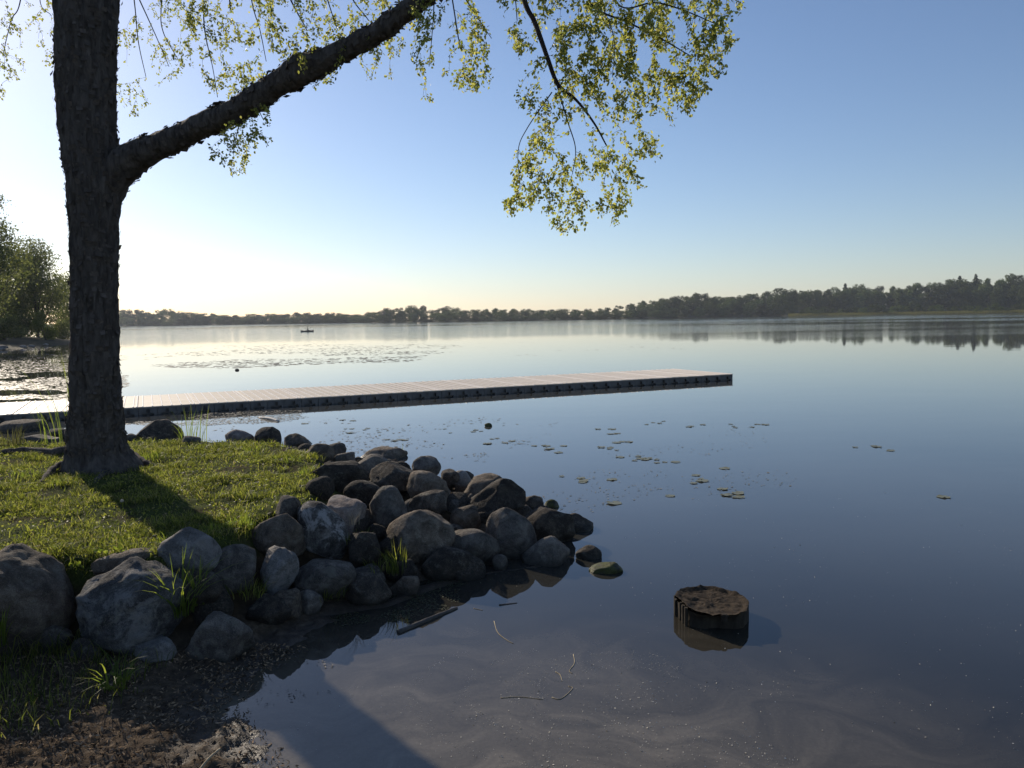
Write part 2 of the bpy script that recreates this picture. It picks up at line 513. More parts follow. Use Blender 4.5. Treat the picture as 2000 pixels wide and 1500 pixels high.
MT['dockside'] = simple('dock_side_plastic', (0.09, 0.086, 0.082), (0.15, 0.142, 0.135), 4, 0.6, 0.3, 0.1, 0.003)
MT['dockdark'] = simple('dock_socket_shade', (0.03, 0.03, 0.03), (0.05, 0.05, 0.05), 4, 0.8, 0.2, 0)
MT['stumptop'] = simple('rotten_wood', (0.014, 0.010, 0.007), (0.075, 0.055, 0.036), 22, 0.95, 0.15, 1.0, 0.02)
MT['stumpside'] = simple('stump_bark', (0.016, 0.013, 0.010), (0.075, 0.06, 0.042), 14, 0.9, 0.2, 0.8, 0.02, (1, 1, 0.25))
MT['straw'] = simple('dry_straw', (0.28, 0.22, 0.13), (0.48, 0.40, 0.27), 20, 0.8, 0.2, 0)
MT['driftwood'] = simple('wet_driftwood', (0.035, 0.03, 0.026), (0.10, 0.085, 0.07), 18, 0.6, 0.4, 0.5, 0.01)
MT['litter'] = simple('leaf_litter', (0.10, 0.066, 0.042), (0.36, 0.26, 0.165), 40, 0.95, 0.05, 0, isl=0.75)
MT['fluff'] = simple('floating_fluff', (0.5, 0.46, 0.38), (0.7, 0.66, 0.58), 40, 0.9, 0.2, 0, isl=0.3)
MT['kayak'] = simple('dark_hull', (0.02, 0.025, 0.03), (0.04, 0.045, 0.05), 3, 0.35, 0.5, 0)
MT['cloth'] = simple('dark_jacket', (0.015, 0.018, 0.025), (0.03, 0.033, 0.04), 20, 0.9, 0.1, 0)
MT['pipe'] = simple('bleached_wood', (0.40, 0.37, 0.33), (0.6, 0.57, 0.52), 12, 0.7, 0.2, 0)
MT['duckweed'] = simple('duckweed_film', (0.035, 0.045, 0.018), (0.075, 0.085, 0.035), 30, 0.6, 0.3, 0.2, 0.004)

# ------------------------------------------------------------------ terrain
BASE = np.array([(-16, 5.3), (-3.79, 5.62), (-3.3, 5.60), (-2.71, 5.66), (-2.23, 5.86), (-1.94, 6.50), (-1.67, 6.84), (-1.15, 7.04), (-0.77, 7.5),
                 (-0.24, 7.94), (0.40, 8.16), (0.68, 9.0), (0.85, 9.77), (0.50, 10.9), (0.0, 11.9), (-1.0, 13.1), (-2.3, 14.3), (-4, 15.0),
                 (-5.5, 15.0), (-7, 15.0), (-9, 15.6), (-12.5, 18.3), (-16, 21.5), (-17, 21.5), (-17, 5.3)])
ZG = 0.70                               # level of the lawn
TOP = np.array([(-16, 6.9)] + [tuple(at(u, v, ZG)[:2]) for u, v in
      [(0, 1085), (130, 1090), (310, 1090), (430, 1055), (490, 1015), (590, 985), (622, 950), (606, 890), (540, 868), (440, 863), (280, 862), (140, 872)]] +
      [(-11, 14.4), (-16, 19), (-16.5, 19), (-16.5, 6.9)])
MUD = np.array([(-0.9, 3.6), (-1.30, 4.3), (-1.75, 4.85), (-1.98, 5.25), (-1.95, 5.7), (-1.75, 6.3), (-1.5, 6.75), (-2.5, 7.2), (-16, 7.2), (-16, -4), (3, -4), (2.5, 2.6)])
LSHORE = np.array([(-9, 14), (-15.9, 21), (-30, 43), (-53, 83), (-58, 105), (-64, 122), (-82, 138), (-150, 150), (-260, 240), (-260, 0), (-9, 0)])

def polysd(P, poly):
    """signed distance, positive inside"""
    x, y = P[:, 0], P[:, 1]
    best = np.full(len(P), 1e18)
    ins = np.zeros(len(P), bool)
    n = len(poly)
    for i in range(n):
        a, b = poly[i], poly[(i + 1) % n]
        e = b - a
        t = np.clip(((P - a) @ e) / (e @ e), 0, 1)
        q = a + t[:, None] * e
        best = np.minimum(best, ((P - q) ** 2).sum(1))
        c = (a[1] > y) != (b[1] > y)
        if abs(e[1]) > 1e-12:
            ins ^= c & (x < a[0] + (y - a[1]) / e[1] * e[0])
    dd = np.sqrt(best)
    return np.where(ins, dd, -dd)

def H(x, y, fine=False, sunk=False):
    x = np.atleast_1d(np.asarray(x, float)); y = np.atleast_1d(np.asarray(y, float))
    P = np.stack([x, y], 1)
    sb, st, sm, sl = polysd(P, BASE), polysd(P, TOP), polysd(P, MUD), polysd(P, LSHORE)
    t = np.where(st > 0, 1.0, np.clip(sb, 0, None) / (np.clip(sb, 0, None) + np.clip(-st, 0, None) + 1e-6))
    n1 = noise2(x, y, 0.8, 3, 3.1)
    bank = ZG * t ** 0.8 + np.where(st > 0, n1 * 0.05 * np.clip(st * 2, 0, 1), 0)
    bank = np.where(sb > 0, bank, -np.clip(-sb * 0.5, 0, 0.7))
    mud = np.where(sm > 0, np.clip(sm * 0.13, 0, 0.16), np.clip(sm * 0.22, -0.7, 0))
    n2 = noise2(x, y, 3.0, 3, 8.2)
    mud = mud + np.where(sm > -0.3, n2 * 0.028, 0)
    if sunk:
        bank = bank - 0.17 * np.clip(sb * 4, 0, 1) * np.clip(-st * 3.5, 0, 1)
    if fine:
        mud = mud + np.where(sm > -0.2, noise2(x, y, 11.0, 3, 1.3) * 0.020 + np.abs(noise2(x, y, 5.0, 2, 4.4)) * 0.02 - 0.012, 0)
        bank = bank + np.where(sb > 0.05, noise2(x, y, 6.0, 3, 2.2) * 0.018, 0)
    mud = mud + np.clip(2.2 - y, 0, 2.2) * 0.42 * (sm > 0)
    z = np.maximum(bank, mud)
    return np.maximum(z, np.clip(np.where(sl > 0, np.clip(sl * 0.12, 0, 1.4), sl * 0.2), -0.7, 3))

def grid(xs, ys, zf):
    X, Y = np.meshgrid(xs, ys)
    Z = zf(X.ravel(), Y.ravel())
    V = np.stack([X.ravel(), Y.ravel(), Z], 1)
    nx, ny = len(xs), len(ys)
    i = np.arange(ny - 1)[:, None] * nx
    j = np.arange(nx - 1)[None]
    q = np.stack([i + j, i + j + 1, i + nx + j + 1, i + nx + j], -1).reshape(-1, 4)
    return V, q

xs = np.concatenate([np.arange(-16, -4.4, 0.1), np.arange(-4.4, -0.8, 0.02), np.arange(-0.8, 4.01, 0.1)])
ys = np.concatenate([np.arange(-3, 3.9, 0.3), np.arange(3.9, 6.9, 0.02), np.arange(6.9, 15, 0.06), np.arange(15, 22.1, 0.25)])
V, q = grid(xs, ys, lambda a, b: H(a, b, True, True))
ground = link('ground', mesh_np('ground', V, [q], True), MT['ground'])
tag(ground, kind='structure')

xs2, ys2 = np.arange(-260, 0, 2.0), np.arange(-4, 250, 2.0)
V, q = grid(xs2, ys2, lambda a, b: H(a, b) - 0.01)
cx, cy = V[q][:, :, 0], V[q][:, :, 1]
keep = ~((cx.min(1) > -16.1) & (cy.max(1) < 22.1)) & (V[q][:, :, 2].max(1) > -0.65)
# drop what lies under the fine sheet
q = q[keep & ~((cx.max(1) > -14) & (cy.max(1) < 20))]
lsh = link('left_shore', mesh_np('left_shore', V, [q], True), MT['sand'])
tag(lsh, kind='structure')

bed = link('lake_bed', mesh_np('lake_bed', [(-1700, -320, -0.75), (1700, -320, -0.75), (1700, 1700, -0.75), (-1700, 1700, -0.75)], [[(0, 1, 2, 3)]]), MT['far_land'])
tag(bed, kind='structure')
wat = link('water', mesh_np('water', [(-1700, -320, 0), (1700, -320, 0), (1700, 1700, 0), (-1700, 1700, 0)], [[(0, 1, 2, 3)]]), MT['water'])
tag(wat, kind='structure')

# far shore: waterline and tree-top outline as bearings and heights
SH = [(-400, 860, 20, 3), (120, 860, 20, 3), (230, 870, 19, 2), (600, 760, 15, 1), (760, 680, 14, 1), (1000, 664, 12, 1), (1180, 668, 15, 1.5), (1300, 680, 20, 5), (1500, 710, 27, 11), (1700, 740, 30, 14),
      (1900, 690, 34, 18), (2100, 640, 36, 20), (2500, 600, 36, 20)]
def shore(pxx):
    a = np.array(SH)
    return tuple(float(np.interp(pxx, a[:, 0], a[:, k])) for k in (1, 2, 3))
def bearing(pxx):
    return (pxx - 1000) / FPX
strip = []
cols = np.arange(-500, 2600, 20)
offs = np.array([-6, 0, 8, 30, 80, 160, 300, 600])
for c in cols:
    d, top, hill = shore(c)
    for o_ in offs:
        dd = d + o_
        z = -0.6 if o_ < 0 else (0.05 if o_ == 0 else 0.6 + hill * min(1, (o_ / 160)) ** 0.8)
        strip.append((bearing(c) * dd, dd, z))
nc, no = len(cols), len(offs)
i = np.arange(nc - 1)[:, None] * no; j = np.arange(no - 1)[None]
q = np.stack([i + j, i + no + j, i + no + j + 1, i + j + 1], -1).reshape(-1, 4)
fs = link('far_shore', mesh_np('far_shore', strip, [q], True), MT['far_land'])
tag(fs, kind='structure')

# ------------------------------------------------------------------ leaf clouds
def leaf_quads(C, size, rng, flat=0.0, aspect=0.7, nrm=None, loose=0.6):
    """random leaf-like quads at centres C"""
    n = len(C)
    a = rng.normal(size=(n, 3)); a[:, 2] *= (1 - flat)
    if nrm is not None:
        N_ = nrm + rng.normal(size=(n, 3)) * loose
        N_ /= np.linalg.norm(N_, axis=1)[:, None]
        a -= N_ * (a * N_).sum(1)[:, None]
    a /= np.linalg.norm(a, axis=1)[:, None]
    b = np.cross(N_, a) if nrm is not None else rng.normal(size=(n, 3))
    b -= a * (a * b).sum(1)[:, None]
    b /= np.linalg.norm(b, axis=1)[:, None]
    s = np.asarray(size) * rng.uniform(0.6, 1.3, n)
    u = a * s[:, None]; v = b * (s * aspect)[:, None]
    V = np.stack([C - u, C + v * 0.8 - u * 0.1, C + u, C - v * 0.8 + u * 0.1], 1).reshape(-1, 3)
    return V, np.arange(n * 4).reshape(-1, 4)

def crown_points(rng, n, lobes, shell=0.55):
    """lobes: (cx,cy,cz,rx,ry,rz)"""
    L = np.array(lobes, float)
    wgt = L[:, 3] * L[:, 4] * L[:, 5]
    k = rng.choice(len(L), n, p=(wgt ** 0.75) / (wgt ** 0.75).sum())
    dv = rng.normal(size=(n, 3))
    dv /= np.linalg.norm(dv, axis=1)[:, None]
    r = shell + (1 - shell) * rng.random(n) ** 0.7
    r *= 1 + 0.16 * rng.normal(size=n)
    crown_points.nrm = dv
    return L[k, :3] + dv * r[:, None] * L[k, 3:]

def random_lobes(rng, h, wd, n, zlo=0.28, pw=0.7, sz=(0.14, 0.26)):
    out = []
    for k in range(n):
        t = (k + rng.random()) / n
        z = h * (zlo + (0.90 - zlo) * t)
        env = wd * 0.5 * math.sin(math.pi * min(1, max(0.12, (0.10 + 0.83 * t)))) ** pw
        a = rng.uniform(0, 6.28); rr = env * rng.uniform(0.25, 0.8)
        s = wd * rng.uniform(*sz)
        out.append((rr * math.cos(a), rr * math.sin(a), z, s, s, s * rng.uniform(0.65, 0.95)))
    return out

# far tree kinds (unit: metres, 16 m high)
def far_tree_mesh(kind, seed):
    rng = np.random.default_rng(seed)
    mb = MB()
    if kind == 'leafy':
        lob = random_lobes(rng, 16, rng.uniform(11, 15), 24, 0.04, 0.4, (0.11, 0.22))
        P = crown_points(rng, 2600, lob, 0.6)
        ok = P[:, 2] > 0.4
        V, q = leaf_quads(P[ok], 0.52, rng, nrm=crown_points.nrm[ok], loose=0.45)
    elif kind == 'shrub':
        lob = random_lobes(rng, 16, 20, 10, 0.1)
        P = crown_points(rng, 700, lob, 0.5)
        P = P[P[:, 2] > 0]
        V, q = leaf_quads(P, 0.9, rng)
    else:
        Z = 16 * (1 - rng.random(1100) ** 0.6 * 0.86)
        lay = np.sin(Z * 3.1) * 0.35 + 0.75
        R = (16 - Z) * 0.27 * lay + 0.15
        A = rng.uniform(0, 6.28, len(Z))
        rr = R * rng.random(len(Z)) ** 0.4
        P = np.stack([rr * np.cos(A), rr * np.sin(A), Z - rr * 0.25], 1)
        V, q = leaf_quads(P, 0.5, rng, 0.7)
    me = mesh_np('far_tree_' + kind, V, [q])
    me.materials.append(MT['conifer'] if kind == 'pine' else MT['tree_far'])
    return me
LEAFY = [far_tree_mesh('leafy', 100 + i) for i in range(7)]
SHRUB = [far_tree_mesh('shrub', 200 + i) for i in range(3)]
PINE = [far_tree_mesh('pine', 300 + i) for i in range(2)]

OUT = [(-100, 600), (230, 603), (262, 601), (300, 607), (332, 603), (370, 608), (400, 611), (440, 612), (510, 612), (580, 610), (600, 606), (622, 610), (655, 608), (700, 613), (735, 606), (770, 598), (800, 596),
       (832, 597), (850, 602), (872, 597), (900, 602), (920, 606), (935, 601), (960, 601), (1030, 602), (1100, 603), (1140, 600), (1180, 598), (1210, 596), (1240, 590), (1260, 583), (1300, 580),
       (1355, 567), (1390, 572), (1440, 574), (1485, 564), (1540, 560), (1570, 563), (1640, 557), (1680, 556), (1720, 553), (1750, 556), (1790, 550), (1830, 547), (1870, 541), (1920, 538), (1980, 533), (2000, 538), (2200, 530)]
OX = [a for a, b in OUT]; OY = [b for a, b in OUT]
def top_z(pxx, depth):
    """height of the wood's outline there, at that distance"""
    y = np.interp(pxx, OX, OY)
    r_ = ray(pxx, y)
    return CAM_Z + r_[2] / r_[1] * depth
rng = np.random.default_rng(5)
zones = [(760, 'hazy blue-green tree in the low wood on the far left shoreline', 'trees on the far left shoreline'),
         (1235, 'rounded mid-green tree on the flat far shore in the middle', 'trees on the middle of the far shore'),
         (9999, 'dark leafy tree in the wood covering the hill at the right', 'trees on the wooded hill at the right')]
ntree = 0
for row, (off, lo, hi, step) in enumerate([(5, 0.40, 0.62, 30), (28, 0.62, 0.85, 27), (75, 0.86, 1.0, 22), (50, 0.72, 0.95, 24)]):
    c = 205 + row * 7.0
    if row == 3: c = 1240
    while c < 2045:
        d, th_, hill = shore(c)
        dd = d + off * rng.uniform(0.6, 1.3)
        zt = top_z(c, dd) * rng.uniform(lo, hi)
        zg = 0.4 + hill * min(1, (off / 160)) ** 0.8
        if row == 2: zg += hill * 0.35
        hgt = max(zt - zg, 4.0)
        if row == 0 and 1570 < c:
            c += step; continue
        o = bpy.data.objects.new('broadleaf_tree', LEAFY[rng.integers(len(LEAFY))])
        COL.objects.link(o)
        o.location = (bearing(c) * dd, dd, zg - 0.4)
        s = hgt / 15.2
        wv = max(s, 0.95 if c > 760 else 1.25) * rng.uniform(0.85, 1.3)
        o.scale = (wv, wv, s)
        o.rotation_euler.z = rng.uniform(0, 6.28)
        rw = ['in the low waterline row', 'in the second row', 'in the tall skyline row', 'in the middle rows'][row]
        if c < 480: lab, grp = 'hazy tree %s of the far left wood before the kayak' % rw, zones[0][2]
        elif c < 760: lab, grp = 'hazy tree %s of the far wood right of the kayak' % rw, zones[0][2]
        elif c < 1000: lab, grp = 'rounded tree %s of the middle far shore, left half' % rw, zones[1][2]
        elif c < 1235: lab, grp = 'rounded tree %s of the middle far shore, right half' % rw, zones[1][2]
        elif c < 1400: lab, grp = 'dark tree %s at the left end of the right hill' % rw, zones[2][2]
        elif c < 1570: lab, grp = 'dark tree %s on the hill left of the reeds' % rw, zones[2][2]
        elif c < 1780: lab, grp = 'dark tree %s behind the left half of the reeds' % rw, zones[2][2]
        else: lab, grp = 'dark tree %s behind the right half of the reeds' % rw, zones[2][2]
        tag(o, lab, 'tree', grp)
        ntree += 1
        c += step * rng.uniform(0.7, 1.2) * (1.0 if c > 760 else 0.9)
for c, y, lab in [(1650, 553, 'dark conifer poking above the wood halfway along the right hill'), (1872, 538, 'left of two pointed conifers rising above the right hill wood'),
                  (1903, 535, 'right of two pointed conifers rising above the right hill wood')]:
    d, th_, hill = shore(c)
    dd = d + 60
    r_ = ray(c, y)
    zt = CAM_Z + r_[2] / r_[1] * dd
    zg = 0.4 + hill * 0.55
    o = link('conifer_tree', PINE[c % 2], None, None, (bearing(c) * dd, dd, zg))
    s = (zt - zg) / 16
    o.scale = (s * 1.5, s * 1.5, s)
    tag(o, lab, 'tree')
for c in np.arange(1565, 2040, 15.0):
    d = np.interp(c, [1560, 2000, 2100], [650, 560, 540]) + rng.uniform(0, 30)
    o = link('shore_shrub', SHRUB[rng.integers(3)], None, None, (bearing(c) * d, d, 0.3))
    s = rng.uniform(3.5, 7.5) / 16
    o.scale = (s * 1.3, s * 1.3, s)
    o.rotation_euler.z = rng.uniform(0, 6)
    tag(o, 'low bush behind the ' + ('left' if c < 1720 else 'middle' if c < 1880 else 'right') + ' part of the reed fringe', 'bush', 'bushes behind the right reed fringe')
# reed fringe along the right shore
rng = np.random.default_rng(8)
n = 9000
c = rng.uniform(1540, 2150, n)
d = np.interp(c, [1540, 2000, 2150], [655, 552, 528]) + rng.uniform(0, 30, n)
X, Y = bearing(c) * d, d
Hh = rng.uniform(1.2, 2.6, n)
wdt = rng.uniform(0.15, 0.4, n)
V = np.stack([np.stack([X - wdt, Y, np.zeros(n) - 0.1], 1), np.stack([X + wdt, Y, np.zeros(n) - 0.1], 1), np.stack([X + rng.normal(0, 0.3, n), Y, Hh], 1)], 1).reshape(-1, 3)
tag(link('reed_bed', mesh_np('reed_bed', V, [np.arange(3 * n).reshape(-1, 3)]), MT['reed']), 'olive reed fringe along the right shore', 'reeds', kind='stuff')
ml = np.array([(bearing(c_) * d_, d_, z_) for c_ in np.arange(1530, 2200, 15) for d_, z_ in
               ((np.interp(c_, [1540, 2000, 2150], [650, 548, 524]), -0.4), (np.interp(c_, [1540, 2000, 2150], [655, 552, 528]), 0.12), (shore(c_)[0] + 5, 0.5))])
k_ = len(ml) // 3
i = np.arange(k_ - 1)[:, None] * 3; j = np.arange(2)[None]
tag(link('marsh', mesh_np('marsh', ml, [np.stack([i + j, i + 3 + j, i + 3 + j + 1, i + j + 1], -1).reshape(-1, 4)]), MT['far_land']), kind='structure')
# bare tree at the middle of the far shore
def bare_tree(loc, h, label):
    rr = random.Random(4)
    mb = MB()
    def grow(p, dirv, ln, r, lev):
        q_ = p + dirv * ln
        mb.tube([p, (p + q_) / 2 + Vector((rr.uniform(-1, 1), rr.uniform(-1, 1), 0)) * ln * 0.05, q_], [r, r * 0.8, r * 0.6], 4)
        if lev == 0: return
        for _ in range(3):
            dn = (dirv + Vector((rr.uniform(-1, 1), rr.uniform(-1, 1), rr.uniform(-0.2, 0.7))) * 0.75).normalized()
            grow(p + (q_ - p) * rr.uniform(0.6, 1), dn, ln * rr.uniform(0.6, 0.85), r * 0.55, lev - 1)
    grow(Vector((0, 0, 0)), Vector((0, 0, 1)), h * 0.3, 0.35, 5)
    o = link('bare_tree', mb.mesh('bare_tree'), MT['bare'], None, loc)
    tag(o, label, 'tree')
d = shore(755)[0] + 10
bare_tree((bearing(752) * d, d, 0.4), 13, 'pale thin-leaved tree at the left end of the middle shore wood')

# ------------------------------------------------------------------ left shore grove
def grove_tree(loc, h, wd, seed, n, m, label, leaf=0.16, zlo=0.25, lean=0.0):
    rng = np.random.default_rng(seed)
    root = empty('grove_tree', loc, label, 'tree', 'trees on the near left shore')
    lob = random_lobes(rng, h, wd, 26, zlo)
    mb = MB()
    r0 = h * 0.016
    tp = smoothpts([(0, 0, -0.3), (0.02 * h * lean, 0.01 * h, h * 0.25), (0.03 * h * lean, 0, h * 0.5), (0.02 * h, 0.01 * h, h * 0.82)], 14)
    mb.tube(tp, np.linspace(r0, r0 * 0.2, 14), 7)
    for l in lob:
        s_ = tp[int(min(12, max(3, l[2] / h * 11)))]
        s_ = s_ - np.array([0, 0, 0.12 * h]) if l[2] > 0.35 * h else s_
        e_ = np.array(l[:3])
        mid = (s_ + e_) / 2 + np.array([0, 0, -0.02 * h])
        mb.tube(smoothpts([s_, mid, e_], 5), np.linspace(r0 * 0.4, r0 * 0.1, 5), 4)
    link('trunk', mb.mesh('grove_trunk', True), MT['trunk'], root)
    P = crown_points(rng, n, lob, 0.35)
    V, q = leaf_quads(P, leaf, rng, nrm=crown_points.nrm, loose=0.8)
    link('crown', mesh_np('grove_crown', V, [q]), m, root)
    return root
def lpos(px, d):
    return (bearing(px) * d, d, float(H(bearing(px) * d, d)[0]) - 0.1)
grove_tree(lpos(78, 118), 14.5, 11.5, 21, 15000, MT['tree_near'], 'spreading round-topped tree with forked dark trunk left of the birch trunk')
grove_tree(lpos(-30, 92), 18.5, 11, 22, 14000, MT['tree_near'], 'tallest grove tree, cut off by the left edge of the photo')
grove_tree(lpos(30, 132), 15.5, 11, 23, 9000, MT['tree_near'], 'dark tree between the tallest grove tree and the round-topped one')
grove_tree(lpos(150, 140), 12.5, 10, 24, 9000, MT['tree_near'], 'grove tree partly hidden behind the big birch trunk')
grove_tree(lpos(-5, 112), 11, 10, 25, 9000, MT['tree_near'], 'lower dark tree filling in under the tallest grove tree', zlo=0.08)
grove_tree(lpos(45, 150), 12, 13, 26, 7000, MT['tree_near'], 'dark backing tree deep in the left grove', zlo=0.06)
grove_tree(lpos(120, 160), 11, 12, 29, 7000, MT['tree_near'], 'dark low-branched tree at the back right of the grove', zlo=0.04)
def shore_bush(px, d, h, wd, seed, m, label):
    rng = np.random.default_rng(seed)
    root = empty('shore_bush', lpos(px, d), label, 'bush')
    lob = random_lobes(rng, h, wd, 12, 0.12)
    mb = MB()
    for l in lob:
        mb.tube(smoothpts([(0, 0, -0.1), (l[0] * 0.4, l[1] * 0.4, l[2] * 0.6), l[:3]], 5), np.linspace(0.05, 0.015, 5), 4)
    link('stem', mb.mesh('bush_stem'), MT['trunk'], root)
    P = crown_points(rng, 4500, lob, 0.3)
    V, q = leaf_quads(P[P[:, 2] > 0.05], 0.11, rng)
    link('foliage', mesh_np('bush_foliage', V, [q]), m, root)
shore_bush(92, 112, 4.0, 4.2, 31, MT['tree_bright'], 'bright yellow-green sapling at the water edge under the grove')
shore_bush(45, 112, 3.0, 4.5, 32, MT['tree_near'], 'dark green bush on the grove bank left of the sapling')
shore_bush(10, 100, 3.0, 5.0, 33, MT['tree_near'], 'dark bush on the grove bank at the left photo edge')
shore_bush(125, 128, 3.2, 6.0, 34, MT['tree_near'], 'dark bush beside the birch trunk on the far left bank')

# ------------------------------------------------------------------ boulders
def ico(sub):
    bm = bmesh.new()
    bmesh.ops.create_icosphere(bm, subdivisions=sub, radius=1)
    V = np.array([v.co[:] for v in bm.verts])
    F_ = np.array([[v.index for v in f.verts] for f in bm.faces])
    bm.free()
    return V, F_
ICO = {k: ico(k) for k in (2, 3, 4, 5)}

def rock_mesh(name, rad, style, seed, sub=4):
    """rad: half sizes (x across, y along view, z up)"""
    rng = np.random.default_rng(seed)
    V, F_ = ICO[sub]
    V = V.copy()
    off = rng.uniform(0, 50, 3)
    cuts = {'round': 9, 'block': 14, 'slab': 9, 'wedge': 10}[style]
    lo, hi = {'round': (0.68, 0.90), 'block': (0.62, 0.86), 'slab': (0.6, 0.9), 'wedge': (0.55, 0.85)}[style]
    V *= (1 + (0.20 if style == 'round' else 0.22) * perlin(V * 0.9 + off))[:, None]
    for _ in range(cuts):
        d = rng.normal(size=3); d /= np.linalg.norm(d)
        h = rng.uniform(lo, hi)
        s = V @ d
        over = np.clip(s - h, 0, None)
        V -= (over * (0.80 if style == 'round' else 0.9))[:, None] * d
    rough = 0.042 if style == 'round' else 0.065
    V *= (1 + rough * fbm(V * 2.6 + off + 9, 5, 0.55))[:, None]
    mx = np.abs(V).max(0)
    V /= mx
    V *= np.asarray(rad)
    return mesh_np(name, V, [F_], True)

def hit(px, py):
    """where the line of sight through that spot meets the bank"""
    r_ = ray(px, py)
    t = np.arange(3, 26, 0.04)
    P = CAM + r_[None] * t[:, None]
    h_ = np.maximum(H(P[:, 0], P[:, 1]), 0)
    k = np.argmax(P[:, 2] < h_)
    return P[k], t[k]

def boulder(x0, y0, x1, y1, mt, style, tilt, label, flag='', name='boulder', cat='boulder', grp='boulders of the stone bank'):
    cx_, cy_ = (x0 + x1) / 2, (y0 + y1) / 2
    if flag == 'w':
        P = at(cx_, y1 - 0.12 * (y1 - y0), 0)
        dep = (P - CAM) @ FW
    elif isinstance(flag, float):
        dep = flag
    else:
        P, dep = hit(cx_, cy_ + 0.12 * (y1 - y0))
    wr, hr = (x1 - x0) / 2 / FPX * dep, (y1 - y0) / 2 / FPX * dep
    dr = (wr + hr) * 0.5 if style != 'slab' else wr * 0.8
    dep2 = dep + dr * (0.75 if flag == 'w' else 0.22)
    wr *= dep2 / dep; hr *= dep2 / dep
    grow = 1.2
    if flag == 'w': grow = 1.35
    hz = hr * grow
    cyp = cy_ + (hz - hr) / dep2 * FPX
    C = pt(cx_, cyp, dep2)
    seed = int(x0 * 7 + y0 * 13) % 9999
    sub = 4 if (x1 - x0) > 45 else 3
    if (x1 - x0) > 150: sub = 5
    me = rock_mesh(name, (wr * 1.06, dr, hz * 1.04), style, seed, sub)
    o = link(name, me, MT[mt], None, C)
    yaw = math.atan2(-(C[0]), C[1])
    o.rotation_euler = (Matrix.Rotation(yaw, 4, 'Z') @ Matrix.Rotation(math.radians(-tilt), 4, 'Y')).to_euler()
    tag(o, label, cat, grp)
    return o

